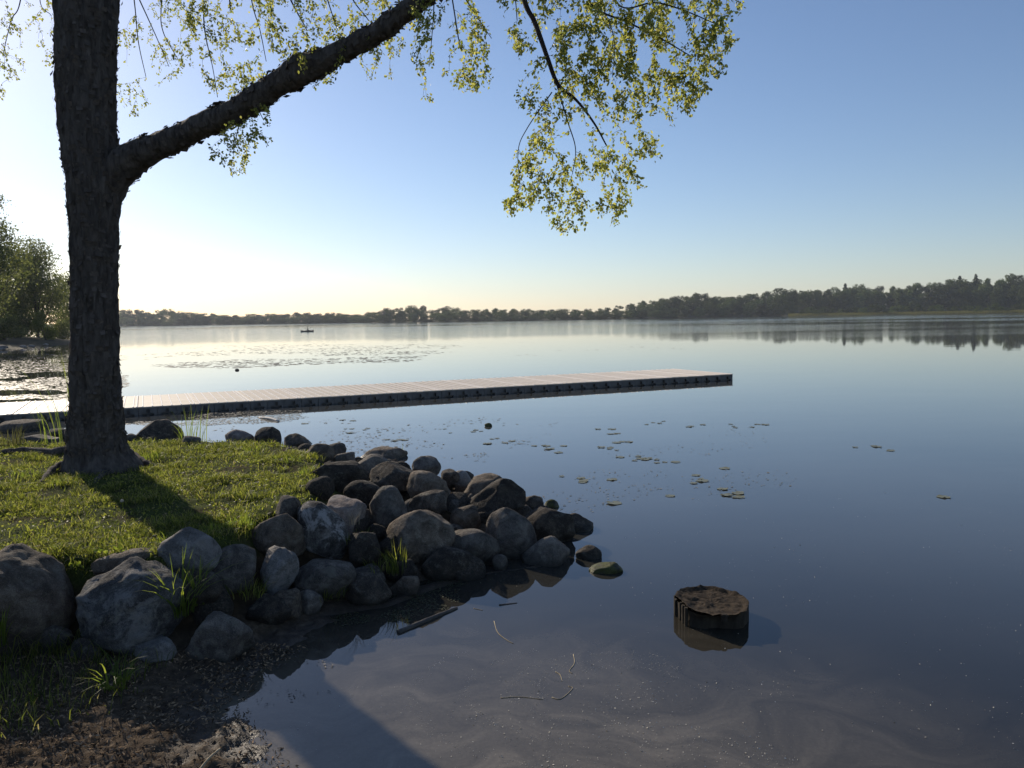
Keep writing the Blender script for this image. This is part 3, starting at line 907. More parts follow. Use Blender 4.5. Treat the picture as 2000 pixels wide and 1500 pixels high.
ROCKS = [
 # front face, left part
 (-70, 1072, 142, 1256, 'tan', 'round', 8, 'large smooth brown-grey boulder at the left photo edge, front of the lawn', 6.05),
 (-330, 1050, -78, 1270, 'tan', 'block', 0, 'unseen brown boulder added beyond the left frame edge to shade the mud', 6.0),  # out of view, added to keep the sun off the lower-left mud
 (140, 1100, 358, 1262, 'vein', 'block', 14, 'largest front boulder, angular grey with pale veins and a deep cleft'),
 (190, 1076, 304, 1120, 'tan', 'slab', 4, 'flat brown stone behind the largest front boulder, flush with the lawn'),
 (305, 1030, 427, 1118, 'pale', 'round', -22, 'pale grey boulder leaning up beside the foot of the trunk shadow'),
 (412, 1066, 500, 1148, 'grey', 'round', 5, 'rounded greenish-grey boulder right of the pale leaning boulder'),
 (305, 1112, 430, 1192, 'dark', 'block', 5, 'dark block behind the bright grass tuft, below the pale leaning boulder'),
 (372, 1188, 497, 1304, 'grey', 'wedge', 25, 'large triangular grey boulder lowest at the mud below the bright tuft'),
 (258, 1240, 341, 1298, 'pale', 'block', -6, 'small pale block on the mud under the largest front boulder'),
 (128, 1246, 202, 1300, 'dark', 'round', 0, 'small dark rounded stone at the left foot of the largest front boulder'),
 (75, 1218, 137, 1262, 'grey', 'block', 0, 'small grey stone low between the left-edge boulder and the grass slope'),
 (481, 1003, 602, 1092, 'tan', 'block', 6, 'flat-topped brown boulder at the lawn edge next to bright tall grass'),
 (502, 1067, 578, 1156, 'pale', 'wedge', -16, 'upright light grey angular stone with a ridge, under the flat-topped brown boulder'),
 (566, 1086, 692, 1164, 'grey', 'round', 10, 'broad grey boulder with a pale bruise, right of the upright angular stone'),
 (580, 1152, 630, 1198, 'grey', 'round', 20, 'small light stone below the broad grey boulder with the pale bruise'),
 (484, 1160, 570, 1216, 'dark', 'block', 4, 'dark sunken block below the upright light angular stone'),
 (672, 1120, 766, 1176, 'dark', 'round', -4, 'low dark boulder at the waterline left of the small wedge stone'),
 (760, 1120, 831, 1163, 'tan', 'wedge', 18, 'small brownish wedge stone at the edge of the green film'),
 (770, 1092, 814, 1136, 'dark', 'round', 0, 'small dark stone beside the grass tuft growing among the boulders'),
 (672, 1036, 742, 1102, 'dark', 'block', 0, 'dark recessed stone left of the grass tuft among the boulders'),
 (584, 976, 674, 1085, 'two', 'round', 24, 'half dark, half whitish boulder at the lawn corner'),
 (626, 958, 716, 1044, 'pink', 'block', 10, 'pinkish pale boulder carrying dry weed stalks'),
 # middle of the heap
 (724, 952, 794, 1044, 'grey', 'round', 8, 'upright egg-shaped grey boulder in the middle of the heap'),
 (757, 994, 888, 1100, 'tan', 'round', 6, 'biggest rounded brown boulder in the heap, sunlit on its left crown'),
 (864, 1030, 976, 1092, 'grey', 'round', 3, 'smooth oval loaf-shaped dark grey boulder lying level'),
 (946, 993, 1044, 1090, 'grey', 'round', 18, 'tall rounded dark boulder right of the loaf-shaped one'),
 (1022, 1048, 1113, 1116, 'grey', 'round', 14, 'grey boulder at the waterline, mirrored in the water at the right'),
 (826, 1066, 926, 1130, 'dark', 'round', 12, 'dark boulder under the loaf-shaped one at the green film'),
 (962, 1082, 991, 1112, 'grey', 'round', 0, 'small grey stone wedged below the loaf-shaped boulder'),
 (880, 988, 942, 1034, 'tan', 'round', 10, 'small sunlit tan boulder above the loaf-shaped one'),
 (798, 960, 878, 1014, 'dark', 'wedge', 10, 'pointed dark brown boulder behind the biggest rounded one'),
 (1010, 992, 1124, 1066, 'dark', 'slab', 26, 'dark slab sloping into the water at the right of the heap'),
 (900, 942, 1028, 1020, 'dark', 'block', 22, 'large dark ridge-shaped boulder near the tip of the heap'),
 (902, 926, 1007, 982, 'tan', 'block', 6, 'brown-topped boulder on the back edge near the tip of the heap'),
 (796, 920, 890, 990, 'tan', 'wedge', -12, 'tan boulder with a lit upper edge behind the pointed dark one'),
 (672, 938, 748, 988, 'dark', 'round', 0, 'dark rounded boulder behind the pinkish one'),
 (596, 896, 714, 954, 'dark', 'block', -6, 'large dark boulder with a blunt left point beside the lawn'),
 (713, 904, 822, 960, 'dark', 'block', -8, 'dark shield-like boulder right of the blunt-pointed one'),
 # back edge
 (697, 873, 799, 908, 'tan', 'slab', 8, 'long low brown slab on the back edge with water behind it'),
 (688, 888, 764, 924, 'grey', 'round', 8, 'pale grey oblong boulder in front of the long brown slab'),
 (764, 901, 800, 918, 'dark', 'round', 0, 'small dark stone peeping over the shield-like boulder'),
 (806, 889, 860, 930, 'grey', 'round', 8, 'grey rounded boulder on the back edge right of the long slab'),
 (861, 911, 898, 948, 'dark', 'round', 10, 'dark rounded stone touching the white-sided one on the back edge'),
 (884, 916, 918, 950, 'pale', 'round', 14, 'white-sided rounded stone on the back edge'),
 (654, 882, 700, 906, 'grey', 'round', 0, 'small grey stone left of the pale oblong boulder'),
 (634, 866, 678, 894, 'grey', 'round', 14, 'small grey stone with water behind, left of the long slab'),
 (596, 864, 652, 906, 'tan', 'round', 6, 'brownish boulder at the back corner of the lawn'),
 (546, 843, 610, 886, 'tan', 'block', 4, 'brown blocky boulder on the lawn back edge, right of the dark dome'),
 (497, 832, 548, 876, 'dark', 'round', 4, 'dark dome-shaped boulder on the back edge of the lawn'),
 (436, 839, 494, 874, 'pink', 'round', -8, 'light sunlit-topped stone left of the dark dome on the back edge'),
 (266, 820, 360, 880, 'dark', 'block', 4, 'big dark boulder just right of the birch trunk, behind the lawn'),
 (354, 850, 391, 876, 'grey', 'round', 0, 'small grey stone right of the big dark boulder behind the lawn'),
 (238, 846, 268, 872, 'grey', 'round', 0, 'small stone between the birch trunk and the big dark boulder'),
 (-8, 816, 92, 856, 'tan', 'round', 4, 'broad brown boulder at the left edge below the dock'),
 (42, 846, 114, 874, 'grey', 'slab', -4, 'flat grey stone left of the birch trunk'),
 (90, 837, 140, 868, 'dark', 'round', 0, 'dark stone tucked against the left side of the birch trunk'),
 # tip, in the water
 (1016, 966, 1066, 994, 'dark', 'block', 8, 'flat dark stone at the tip of the heap, beside the mossy one'),
 (988, 955, 1026, 978, 'dark', 'round', 0, 'small dark stone behind the ridge-shaped boulder near the tip'),
 (1062, 976, 1091, 994, 'moss', 'round', 0, 'small mossy stone at the water behind the tip', 'w'),
 (1040, 988, 1078, 1010, 'dark', 'round', 6, 'low wet stone between the tip and the sloping slab', 'w'),
 (1084, 1003, 1166, 1042, 'dark', 'slab', 8, 'flat wet stone lying outermost in the water, at the right of the heap', 'w'),
 (1122, 1066, 1174, 1096, 'dark', 'round', 4, 'small dark stone standing alone in the water beside the heap', 'w'),
 (1150, 1099, 1215, 1123, 'moss', 'round', 4, 'low green mossy stone barely above water, right of the lone dark stone', 'w'),
]
for R_ in ROCKS:
    boulder(*R_)
boulder(946, 826, 961, 834, 'moss', 'round', 0, 'little round mossy lump poking out of the open water below the dock', 'w', 'mossy_stone', 'stone', None)
boulder(459, 720, 467, 724, 'dark', 'round', 0, 'tiny dark stone far out in the weedy water above the dock', 'w', 'stone', 'stone', None)
# smaller stones filling the gaps of the heap
rng = np.random.default_rng(29)
FILL = [rock_mesh('gap_stone', (1, 0.9, 0.75), 'block' if k % 2 else 'round', 700 + k, 3) for k in range(6)]
cnt = 0
while cnt < 95:
    p = rng.uniform((-3.4, 5.7), (0.9, 14.2))
    sb_, st_ = polysd(p[None], BASE)[0], polysd(p[None], TOP)[0]
    if not (0.08 < sb_ and -2.6 < st_ < -0.05): continue
    s = rng.uniform(0.10, 0.21)
    z = float(H(p[0], p[1], False, True)[0])
    o = link('gap_stone', FILL[cnt % 6], None, None, (p[0], p[1], z + s * 0.25))
    o.scale = (s, s, s); o.rotation_euler = rng.uniform(0, 6.28, 3)
    tag(o, 'small stone wedged between the boulders ' + ('of the front face near the mud' if p[0] < -1.7 and p[1] < 8.5 else 'on the back edge of the heap' if p[1] > 10.6 else 'near the tip of the heap' if p[0] > -0.5 else 'in the middle of the heap'), 'stone', 'small stones filling the boulder heap')
    cnt += 1
for me_, m_ in zip(FILL, ['dark', 'grey', 'dark', 'tan', 'dark', 'grey']):
    me_.materials.append(MT[m_])
# stones along the far left bank
rng = np.random.default_rng(17)
peb = rock_mesh('bank_stone', (0.5, 0.45, 0.35), 'block', 5, 2)
for k in range(16):
    t = rng.random()
    a = np.array([-54, 84]) * (1 - t) + np.array([-62, 126]) * t if k < 20 else np.array([-53.5, 83]) + rng.uniform(-1, 1, 2)
    o = link('bank_stone', peb, MT['pale'] if k % 4 == 0 else MT['dark'], None, (a[0] - rng.uniform(-0.4, 1.2), a[1], 0.1))
    s = rng.uniform(0.4, 1.1)
    o.scale = (s * 1.2, s, s); o.rotation_euler.z = rng.uniform(0, 6)
    tag(o, 'rough stone edging the far left bank under the grove', 'stone', 'stones along the far left bank')

# ------------------------------------------------------------------ birch
base = at(196, 918, ZG - 0.02)
TD0 = float((base - CAM) @ FW)
birch = empty('birch_tree', (base[0], base[1], ZG - 0.1), 'large shaggy-barked birch with one long limb and hanging leafy sprays on the lawn', 'tree')
BO = np.array(birch.location)
TR = np.array([(200, 960, 190), (199, 930, 158), (192, 895, 128), (188, 855, 110), (187, 800, 101), (186, 720, 93), (185, 620, 89), (184, 520, 90), (184, 430, 96), (183, 350, 106), (174, 270, 110),
               (169, 190, 112), (168, 110, 115), (168, 40, 120), (166, -40, 124), (165, -160, 118), (160, -330, 104), (150, -560, 80)], float)
def tdepth(py):
    return TD0 - (920 - py) * 0.0006
sp = smoothpts(TR, 170)
tc = np.array([pt(a, b, tdepth(b)) for a, b, c in sp])
trd = 0.93 * np.array([c / 2 / FPX * tdepth(b) for a, b, c in sp])
SEG = 96
V, q, t_ = tube_np(tc, trd, SEG)
# relief: plates and vertical fissures, root flare
ring = np.repeat(np.arange(len(tc)), SEG)
ang = np.tile(np.linspace(0, 2 * math.pi, SEG, endpoint=False), len(tc))
cen = tc[ring]
dirv = V[:len(ring)] - cen
dn = dirv / (np.linalg.norm(dirv, axis=1)[:, None] + 1e-9)
zz = cen[:, 2]
Pn = np.stack([np.cos(ang) * 3.2, np.sin(ang) * 3.2, zz * 2.2], 1)
plate = fbm(Pn * 1.6, 4, 0.6)
fiss = np.abs(perlin(Pn * np.array([2.6, 2.6, 0.5])))
disp = 0.026 * plate - 0.03 * np.exp(-(fiss / 0.10) ** 2) + 0.012 * perlin(Pn * 6)
low = np.clip((ZG + 0.47 - zz) / 0.5, 0, 1)
flare = low ** 1.6 * (0.05 * (1 + np.sin(ang * 5 + 0.6)) * 0.5)
V[:len(ring)] += dn * (disp + flare)[:, None]
V[:, :] -= BO
link('trunk', mesh_np('birch_trunk', V, [q, t_], True), MT['bark'], birch)

LM = np.array([(184, 450, 10.28, 60), (196, 385, 10.24, 84), (236, 326, 10.16, 76), (285, 296, 10.02, 61), (340, 272, 9.85, 54), (400, 243, 9.63, 54), (450, 222, 9.42, 52), (500, 193, 9.22, 52), (550, 160, 9.03, 54),
               (600, 137, 8.8, 56), (640, 116, 8.7, 50), (700, 84, 8.6, 46), (750, 55, 8.5, 44), (790, 24, 8.4, 42), (840, -14, 8.3, 40), (920, -70, 8.1, 36), (1030, -140, 7.8, 30), (1180, -200, 7.5, 22), (1350, -230, 7.3, 12)], float)
lp = smoothpts(LM, 120)
lc = np.array([pt(a, b, c) for a, b, c, d in lp])
lr = 0.88 * np.array([d / 2 / FPX * c for a, b, c, d in lp])
LS = 40
V, q, t_ = tube_np(lc, lr, LS)
ring2 = np.repeat(np.arange(len(lc)), LS)
ang2 = np.tile(np.linspace(0, 2 * math.pi, LS, endpoint=False), len(lc))
dv2 = V[:len(ring2)] - lc[ring2]
dn2 = dv2 / (np.linalg.norm(dv2, axis=1)[:, None] + 1e-9)
Pl = V[:len(ring2)] * 6.0
knot = np.exp(-((lp[ring2][:, 0] - 590) / 26) ** 2) * np.clip(dn2[:, 2], 0, 1) * 0.07
V[:len(ring2)] += dn2 * (0.022 * fbm(Pl, 4, 0.6) + knot)[:, None]
V -= BO
link('limb', mesh_np('birch_limb', V, [q, t_], True), MT['bark'], birch)

def flakes(centers, normals, along, n, smin, smax, seed):
    """curling bark scraps lying on a stem with one edge lifted"""
    rng = np.random.default_rng(seed)
    k = rng.integers(0, len(centers), n)
    C, N_, A = centers[k], normals[k], along[k]
    T = np.cross(N_, A)
    T /= np.linalg.norm(T, axis=1)[:, None] + 1e-9
    s = rng.uniform(smin, smax, n)
    wv = s * rng.uniform(0.5, 1.5, n)
    lift = rng.uniform(0.15, 0.8, n) * np.sign(rng.random(n) - 0.35)
    col = []
    for u in (-0.5, 0.5):
        for v_, cur in ((-0.5, 0.0), (0.0, 0.25), (0.5, 1.0)):
            jit = rng.uniform(0.7, 1.3, n)
            col.append(C + N_ * (0.004 + s * cur * np.abs(lift) * 0.75)[:, None] + A * (s * v_ * jit * np.sign(lift))[:, None] + T * (wv * u * jit)[:, None])
    V = np.stack(col, 1).reshape(-1, 3)
    b = np.arange(n)[:, None] * 6
    q = np.concatenate([b + np.array([[0, 3, 4, 1]]), b + np.array([[1, 4, 5, 2]])])
    return V, q
tv = V  # limb verts in tree space
Vt = np.array([0.0])
tm = bpy.data.meshes['birch_trunk']
co = np.empty(len(tm.vertices) * 3, np.float32); tm.vertices.foreach_get('co', co); co = co.reshape(-1, 3)[:len(ring)]
al = np.tile(np.array([0, 0, 1.0]), (len(co), 1))
sel = zz > ZG + 0.2
F1 = flakes(co[sel], dn[sel], al[sel], 3200, 0.018, 0.065, 3)
ax = np.gradient(lc, axis=0); ax /= np.linalg.norm(ax, axis=1)[:, None]
F2 = flakes(tv[:len(ring2)], dn2, ax[ring2], 1300, 0.018, 0.07, 4)
mb = MB(); mb.add(F1[0], F1[1]); mb.add(F2[0], F2[1])
o = link('bark_flakes', mb.mesh('bark_flakes'), MT['flake'], birch)
o['kind'] = 'stuff'

# exposed roots
def root_part(pts, r0, r1):
    P = smoothpts(pts, 24)
    mb = MB(); mb.tube(P - BO, np.linspace(r0, r1, 24) * (1 + 0.15 * np.sin(np.arange(24) * 1.7)), 8)
    link('root', mb.mesh('root', True), MT['bark'], birch)
def gp(px, py, up=0.02, z=ZG):
    a = at(px, py, z)
    return (a[0], a[1], float(H(a[0], a[1])[0]) + up)
root_part([gp(150, 885, 0.10), gp(105, 888, 0.05), gp(50, 884, 0.05), gp(0, 890, 0.03), gp(-50, 896, -0.02)], 0.07, 0.03)
root_part([gp(140, 915, 0.07), gp(105, 925, 0.03), gp(82, 942, 0.0), gp(70, 950, -0.04)], 0.06, 0.02)
root_part([gp(230, 905, 0.07), gp(205, 925, 0.03), gp(190, 942, 0.0), gp(182, 952, -0.04)], 0.055, 0.02)
root_part([gp(250, 895, 0.08), gp(285, 905, 0.03), gp(320, 908, -0.03)], 0.06, 0.02)

# leaf blades
def leaves_np(B, D, size, rng):
    """pointed oval leaves, folded on the midrib: base points B, directions D"""
    n = len(B)
    D = D / (np.linalg.norm(D, axis=1)[:, None] + 1e-9)
    r_ = rng.normal(size=(n, 3))
    S = np.cross(D, r_); S /= np.linalg.norm(S, axis=1)[:, None] + 1e-9
    N_ = np.cross(S, D)
    L = size * rng.uniform(0.6, 1.2, n)
    W = L * rng.uniform(0.26, 0.36, n)
    fold = W * 0.35
    col = [B, B + D * (L * 0.35)[:, None] + S * W[:, None] + N_ * fold[:, None], B + D * (L * 0.70)[:, None] + S * (W * 0.72)[:, None] + N_ * (fold * 0.7)[:, None],
           B + D * L[:, None], B + D * (L * 0.70)[:, None] - S * (W * 0.72)[:, None] + N_ * (fold * 0.7)[:, None], B + D * (L * 0.35)[:, None] - S * W[:, None] + N_ * fold[:, None]]
    V = np.stack(col, 1).reshape(-1, 3)
    b = np.arange(n)[:, None] * 6
    return V, np.concatenate([b + np.array([[0, 1, 2, 3]]), b + np.array([[0, 3, 4, 5]])])

def inpoly(P, poly):
    return polysd(np.asarray(P, float), np.asarray(poly, float)) > 0

def spray(mains, region, ntip, dmean, dspread, seed, leafn=(6, 13), leafsize=0.038, maxlen=130, label=None, weight=None):
    """mains: woody polylines (px, py, depth, width px); region: outline of the foliage; tips hang from the nearest wood above"""
    rng = np.random.default_rng(seed)
    wood = MB()
    nodes = []
    for ml_ in mains:
        s_ = smoothpts(ml_, 8 * len(ml_))
        P = np.array([pt(a, b, c) for a, b, c, d in s_]) - BO
        wood.tube(P, np.clip(s_[:, 3] * (1.0 if ml_[0][3] > 14 else 0.62) / 2 / FPX * s_[:, 2], 0.0014, 1), 6)
        nodes += [(a, b, c) for a, b, c, d in s_]
    reg = np.array(region, float)
    lo, hi = reg.min(0), reg.max(0)
    ntip = int(ntip * 1.85)
    tips = []
    guard = 0
    while len(tips) < ntip and guard < 60:
        guard += 1
        c = rng.uniform(lo, hi, (400, 2))
        c = c[inpoly(c, reg)]
        # clumpy
        den = noise2(c[:, 0], c[:, 1], 1 / 62.0, 2, seed * 1.3)
        c = c[rng.random(len(c)) < np.clip(0.60 + den * 1.2, 0.10, 1)]
        tips += list(c)
    tips = np.array(tips[:ntip])
    tips = tips[np.argsort(tips[:, 1])]
    B, D = [], []
    nd = np.array(nodes)
    for tx, ty in tips:
        dx, dy = tx - nd[:, 0], ty - nd[:, 1]
        cost = np.hypot(dx * 1.5, dy) + np.where(dy < 4, 160 + np.abs(dy) * 2, 0) + rng.uniform(0, 22, len(nd))
        k = int(np.argmin(cost))
        px0, py0, d0 = nd[k]
        ln = math.hypot(tx - px0, ty - py0)
        d1 = np.clip(d0 + rng.normal(0, 0.12) + 0.15 * (dmean - d0) , dmean - dspread, dmean + dspread)
        ss = np.linspace(0, 1, 7)
        mxx, myy = px0 + (tx - px0) * 0.75, py0 + (ty - py0) * 0.25 - ln * 0.04
        bx = (1 - ss) ** 2 * px0 + 2 * ss * (1 - ss) * mxx + ss ** 2 * tx
        by = (1 - ss) ** 2 * py0 + 2 * ss * (1 - ss) * myy + ss ** 2 * ty
        bx += np.sin(ss * 9 + tx) * ln * 0.012
        bd = d0 + (d1 - d0) * ss
        P = np.array([pt(a, b, c) for a, b, c in zip(bx, by, bd)]) - BO
        wood.tube(P, np.linspace(0.0028 if ln > 60 else 0.0020, 0.0010, 7), 4)
        nd = np.concatenate([nd, np.stack([bx, by, bd], 1)[2::2]])
        nl = int(rng.integers(*leafn)) if rng.random() > 0.14 else 1
        nl = max(6, int(nl * min(2.2, 0.7 + ln / 60))) if nl > 1 else 2
        s0 = 0.1 if ln < 90 else 1 - 85 / ln
        u = np.concatenate([rng.uniform(s0, 1, nl), [1.0, 0.98]])
        Pb = np.stack([np.interp(u, ss, P[:, i_]) for i_ in range(3)], 1)
        tw = P[-1] - P[-3]; tw /= np.linalg.norm(tw) + 1e-9
        dr_ = rng.normal(size=(len(u), 3)) * 0.8 + tw * 0.5 + np.array([0, 0, -0.45])
        Pb = Pb + rng.normal(0, 0.016, Pb.shape)
        B.append(Pb + rng.normal(0, 0.006, Pb.shape)); D.append(dr_)
    br = link('hanging_branch', wood.mesh('hanging_branch', True), MT['twig'], birch)
    V, q = leaves_np(np.concatenate(B), np.concatenate(D), leafsize, rng)
    lf = link('leaves', mesh_np('leaves', V, [q]), MT['leaf'], br)
    lf['kind'] = 'stuff'
    return br

# right hanging clump
spray([[(1000, -120, 7.85, 16), (1024, 0, 7.6, 11), (1045, 45, 7.5, 10), (1070, 115, 7.4, 9), (1090, 165, 7.35, 8), (1125, 195, 7.3, 6), (1160, 240, 7.3, 4.5), (1185, 285, 7.3, 3)],
       [(1086, 160, 7.36, 5), (1108, 235, 7.35, 4), (1124, 290, 7.35, 3), (1118, 340, 7.3, 2)],
       [(1078, 180, 7.36, 4), (1030, 250, 7.4, 3), (1012, 295, 7.45, 2.5), (1016, 370, 7.5, 2)]],
      [(1040, 120), (1100, 110), (1180, 200), (1250, 250), (1300, 290), (1290, 310), (1225, 310), (1265, 385), (1230, 405), (1190, 458), (1110, 458), (1070, 440), (1060, 400), (990, 420), (985, 400), (1010, 330), (975, 352), (985, 325), (1020, 300), (1060, 240), (1010, 205), (1012, 170)],
      290, 7.4, 0.45, 41)
spray([[(1130, -140, 7.6, 12), (1150, 0, 7.3, 7), (1230, 45, 7.2, 6), (1290, 75, 7.15, 5), (1350, 110, 7.1, 3)],
       [(1180, -150, 7.5, 10), (1205, 5, 7.2, 5), (1280, 5, 7.15, 5), (1340, 22, 7.1, 4), (1405, 50, 7.05, 2.5)],
       [(1180, 20, 7.25, 4), (1200, 80, 7.2, 3), (1196, 150, 7.2, 2)]],
      [(1060, -30), (1440, -30), (1450, 15), (1430, 40), (1432, 90), (1400, 110), (1420, 135), (1385, 175), (1345, 220), (1310, 240), (1290, 215), (1250, 250), (1190, 225), (1150, 180), (1090, 110), (1070, 60), (1045, 20)],
      480, 7.2, 0.5, 42, (7, 14))
spray([[(985, -100, 7.8, 8), (1005, -10, 7.7, 4), (1010, 40, 7.7, 2.5)]],
      [(960, -30), (1050, -30), (1060, 60), (1040, 90), (1020, 130), (1005, 105), (990, 60), (980, 20)], 38, 7.7, 0.3, 43)
# clump right of the limb
spray([[(860, -110, 8.2, 12), (880, -20, 8.1, 5), (893, 60, 8.05, 4), (900, 100, 8.0, 2)], [(872, -60, 8.15, 6), (930, 30, 8.05, 3), (960, 75, 8.0, 2)], [(850, -60, 8.2, 6), (846, 40, 8.2, 3), (838, 130, 8.2, 2)]],
      [(800, 20), (830, -30), (900, -30), (940, 40), (970, 92), (955, 125), (958, 165), (925, 180), (885, 172), (855, 208), (830, 200), (815, 185), (812, 120), (800, 110)], 120, 8.1, 0.4, 44)
# above and below the limb
spray([[(520, -160, 9.0, 12), (560, -20, 8.9, 6), (600, 60, 8.85, 3)], [(640, -160, 8.9, 12), (680, -20, 8.8, 5), (720, 40, 8.75, 3)], [(600, -140, 8.9, 8), (640, 0, 8.85, 4), (660, 60, 8.8, 2)], [(740, -160, 8.6, 8), (760, -10, 8.5, 3)]],
      [(520, -30), (800, -30), (800, 20), (790, 90), (765, 155), (740, 140), (720, 165), (690, 120), (640, 165), (610, 175), (600, 140), (560, 110), (530, 100), (520, 40)], 190, 8.8, 0.5, 45)
spray([[(380, -160, 9.6, 12), (395, -20, 9.5, 5), (400, 60, 9.5, 4), (415, 130, 9.5, 2.5), (425, 190, 9.45, 2)], [(480, -160, 9.4, 10), (490, -10, 9.3, 4), (508, 60, 9.3, 3), (520, 120, 9.3, 2)], [(440, -120, 9.5, 8), (450, 20, 9.4, 4)]],
      [(370, -30), (530, -30), (540, 60), (560, 120), (530, 160), (490, 180), (470, 200), (430, 205), (400, 160), (385, 90), (365, 40)], 150, 9.4, 0.5, 46)
spray([[(470, 235, 9.1, 5), (462, 265, 9.1, 3), (455, 300, 9.1, 2)], [(500, 205, 9.0, 4), (515, 235, 9.0, 2)]],
      [(415, 250), (470, 235), (520, 205), (530, 250), (532, 280), (500, 295), (478, 330), (462, 352), (445, 325), (420, 328), (405, 290)], 52, 9.1, 0.35, 47)
# behind, right of the trunk
spray([[(240, -160, 10.2, 10), (262, 0, 10.2, 4), (270, 80, 10.2, 3), (285, 150, 10.2, 2)], [(320, -160, 10.3, 10), (315, 0, 10.3, 4), (318, 60, 10.3, 3), (350, 120, 10.3, 2)], [(245, -60, 10.2, 5), (300, 60, 10.2, 3), (330, 130, 10.2, 2)]],
      [(225, 60), (250, 55), (270, 20), (300, 0), (370, -20), (385, 60), (375, 130), (345, 150), (320, 170), (308, 230), (285, 215), (270, 230), (245, 228), (225, 215)], 85, 10.2, 0.4, 48, (4, 9))
# left of the trunk
spray([[(60, -160, 10.4, 10), (40, 0, 10.4, 4), (22, 40, 10.4, 3), (5, 110, 10.4, 2)], [(80, -120, 10.4, 8), (78, 0, 10.4, 3), (100, 30, 10.4, 2)], [(-40, -100, 10.4, 8), (-20, 60, 10.4, 4)]],
      [(-60, -30), (130, -30), (130, 60), (125, 130), (85, 132), (70, 60), (48, 60), (50, 140), (30, 165), (18, 195), (-20, 200), (-60, 180)], 85, 10.4, 0.4, 49, (4, 9))

# ------------------------------------------------------------------ grass on the bank
def blades_np(P, h, wd, lean, rng, droop=0.5):
    """three-point blades"""
    n = len(P)
    a = rng.uniform(0, 6.28, n)
    S = np.stack([np.cos(a), np.sin(a), np.zeros(n)], 1)
    b = rng.uniform(0, 6.28, n)
    Ld = np.stack([np.cos(b), np.sin(b), np.zeros(n)], 1) * (lean * h)[:, None]
    Z = np.zeros((n, 3)); Z[:, 2] = 1
    m = P + Ld * 0.35 + Z * (h * 0.62)[:, None]
    t = P + Ld + Z * (h * (1 - droop * 0.35 * lean))[:, None]
    V = np.stack([P - S * wd[:, None], P + S * wd[:, None], m + S * (wd * 0.75)[:, None], m - S * (wd * 0.75)[:, None], t], 1).reshape(-1, 3)
    k = np.arange(n)[:, None] * 5
    return V, k + np.array([[0, 1, 2, 3]]), k + np.array([[3, 2, 4]])

rng = np.random.default_rng(77)
n = 300000
X = rng.uniform(-10.5, -1.7, n); Y = rng.uniform(6.2, 14.2, n)
P2 = np.stack([X, Y], 1)
st = polysd(P2, TOP)
m1 = noise2(X, Y, 1.1, 3, 5.5) + 0.5 * noise2(X, Y, 4.5, 2, 9.1)
dt = np.hypot(X - base[0], Y - base[1])
dens = np.clip(0.24 + m1 * 1.5, 0.03, 1) * np.clip(dt / 0.9 - 0.35, 0.04, 1) * np.clip((st + 0.15) * 5, 0, 1)
keep = (rng.random(n) < dens) & (X > -0.70 * Y - 0.5)
X, Y, m1 = X[keep], Y[keep], m1[keep]
Z = H(X, Y, True)
hgt = rng.uniform(0.02, 0.075, len(X)) * (1 + np.clip(noise2(X, Y, 2.2, 2, 7.7), -0.3, 0.8) * 1.2)
cx_ = rng.uniform(-10, -1.8, 1500); cy_ = rng.uniform(6.2, 13.8, 1500)
ok = (polysd(np.stack([cx_, cy_], 1), TOP) > -0.05) & (np.hypot(cx_ - base[0], cy_ - base[1]) > 0.6) & (noise2(cx_, cy_, 0.9, 2, 21.0) > -0.15)
cx_, cy_ = cx_[ok], cy_[ok]
cs = rng.uniform(0.03, 0.11, len(cx_)); nb_ = 34
bx_ = np.repeat(cx_, nb_) + rng.normal(0, 1, len(cx_) * nb_) * np.repeat(cs, nb_)
by_ = np.repeat(cy_, nb_) + rng.normal(0, 1, len(cx_) * nb_) * np.repeat(cs, nb_)
X = np.concatenate([X, bx_]); Y = np.concatenate([Y, by_])
Z = np.concatenate([Z, H(bx_, by_, True)])
hgt = np.concatenate([hgt, np.repeat(rng.uniform(0.05, 0.13, len(cx_)), nb_) * rng.uniform(0.5, 1.1, len(bx_))])
V, q, t_ = blades_np(np.stack([X, Y, Z - 0.005], 1), hgt, rng.uniform(0.0025, 0.0055, len(X)), rng.uniform(0.3, 1.5, len(X)), rng)
tag(link('lawn_grass', mesh_np('lawn_grass', V, [q, t_]), MT['grass']), 'short sunlit grass on the bank', 'grass', kind='stuff')
# low broad-leaved ground cover between the blades
n = 80000
X = rng.uniform(-10.5, -1.7, n); Y = rng.uniform(6.2, 13.9, n)
st = polysd(np.stack([X, Y], 1), TOP)
m2 = noise2(X, Y, 1.6, 3, 15.5)
keep = (rng.random(n) < np.clip(0.35 + m2 * 1.6, 0, 1) * np.clip((st + 0.1) * 5, 0, 1)) & (np.hypot(X - base[0], Y - base[1]) > 0.75) & (X > -0.70 * Y - 0.5)
X, Y = X[keep], Y[keep]
C = np.stack([X, Y, H(X, Y, True) + rng.uniform(0.004, 0.035, len(X))], 1)
V, q = leaf_quads(C, 0.012, rng, 0.55, 0.9)
tag(link('ground_cover', mesh_np('ground_cover', V, [q]), MT['grass']), 'creeping broad-leaved weeds in the lawn', 'weeds', kind='stuff')

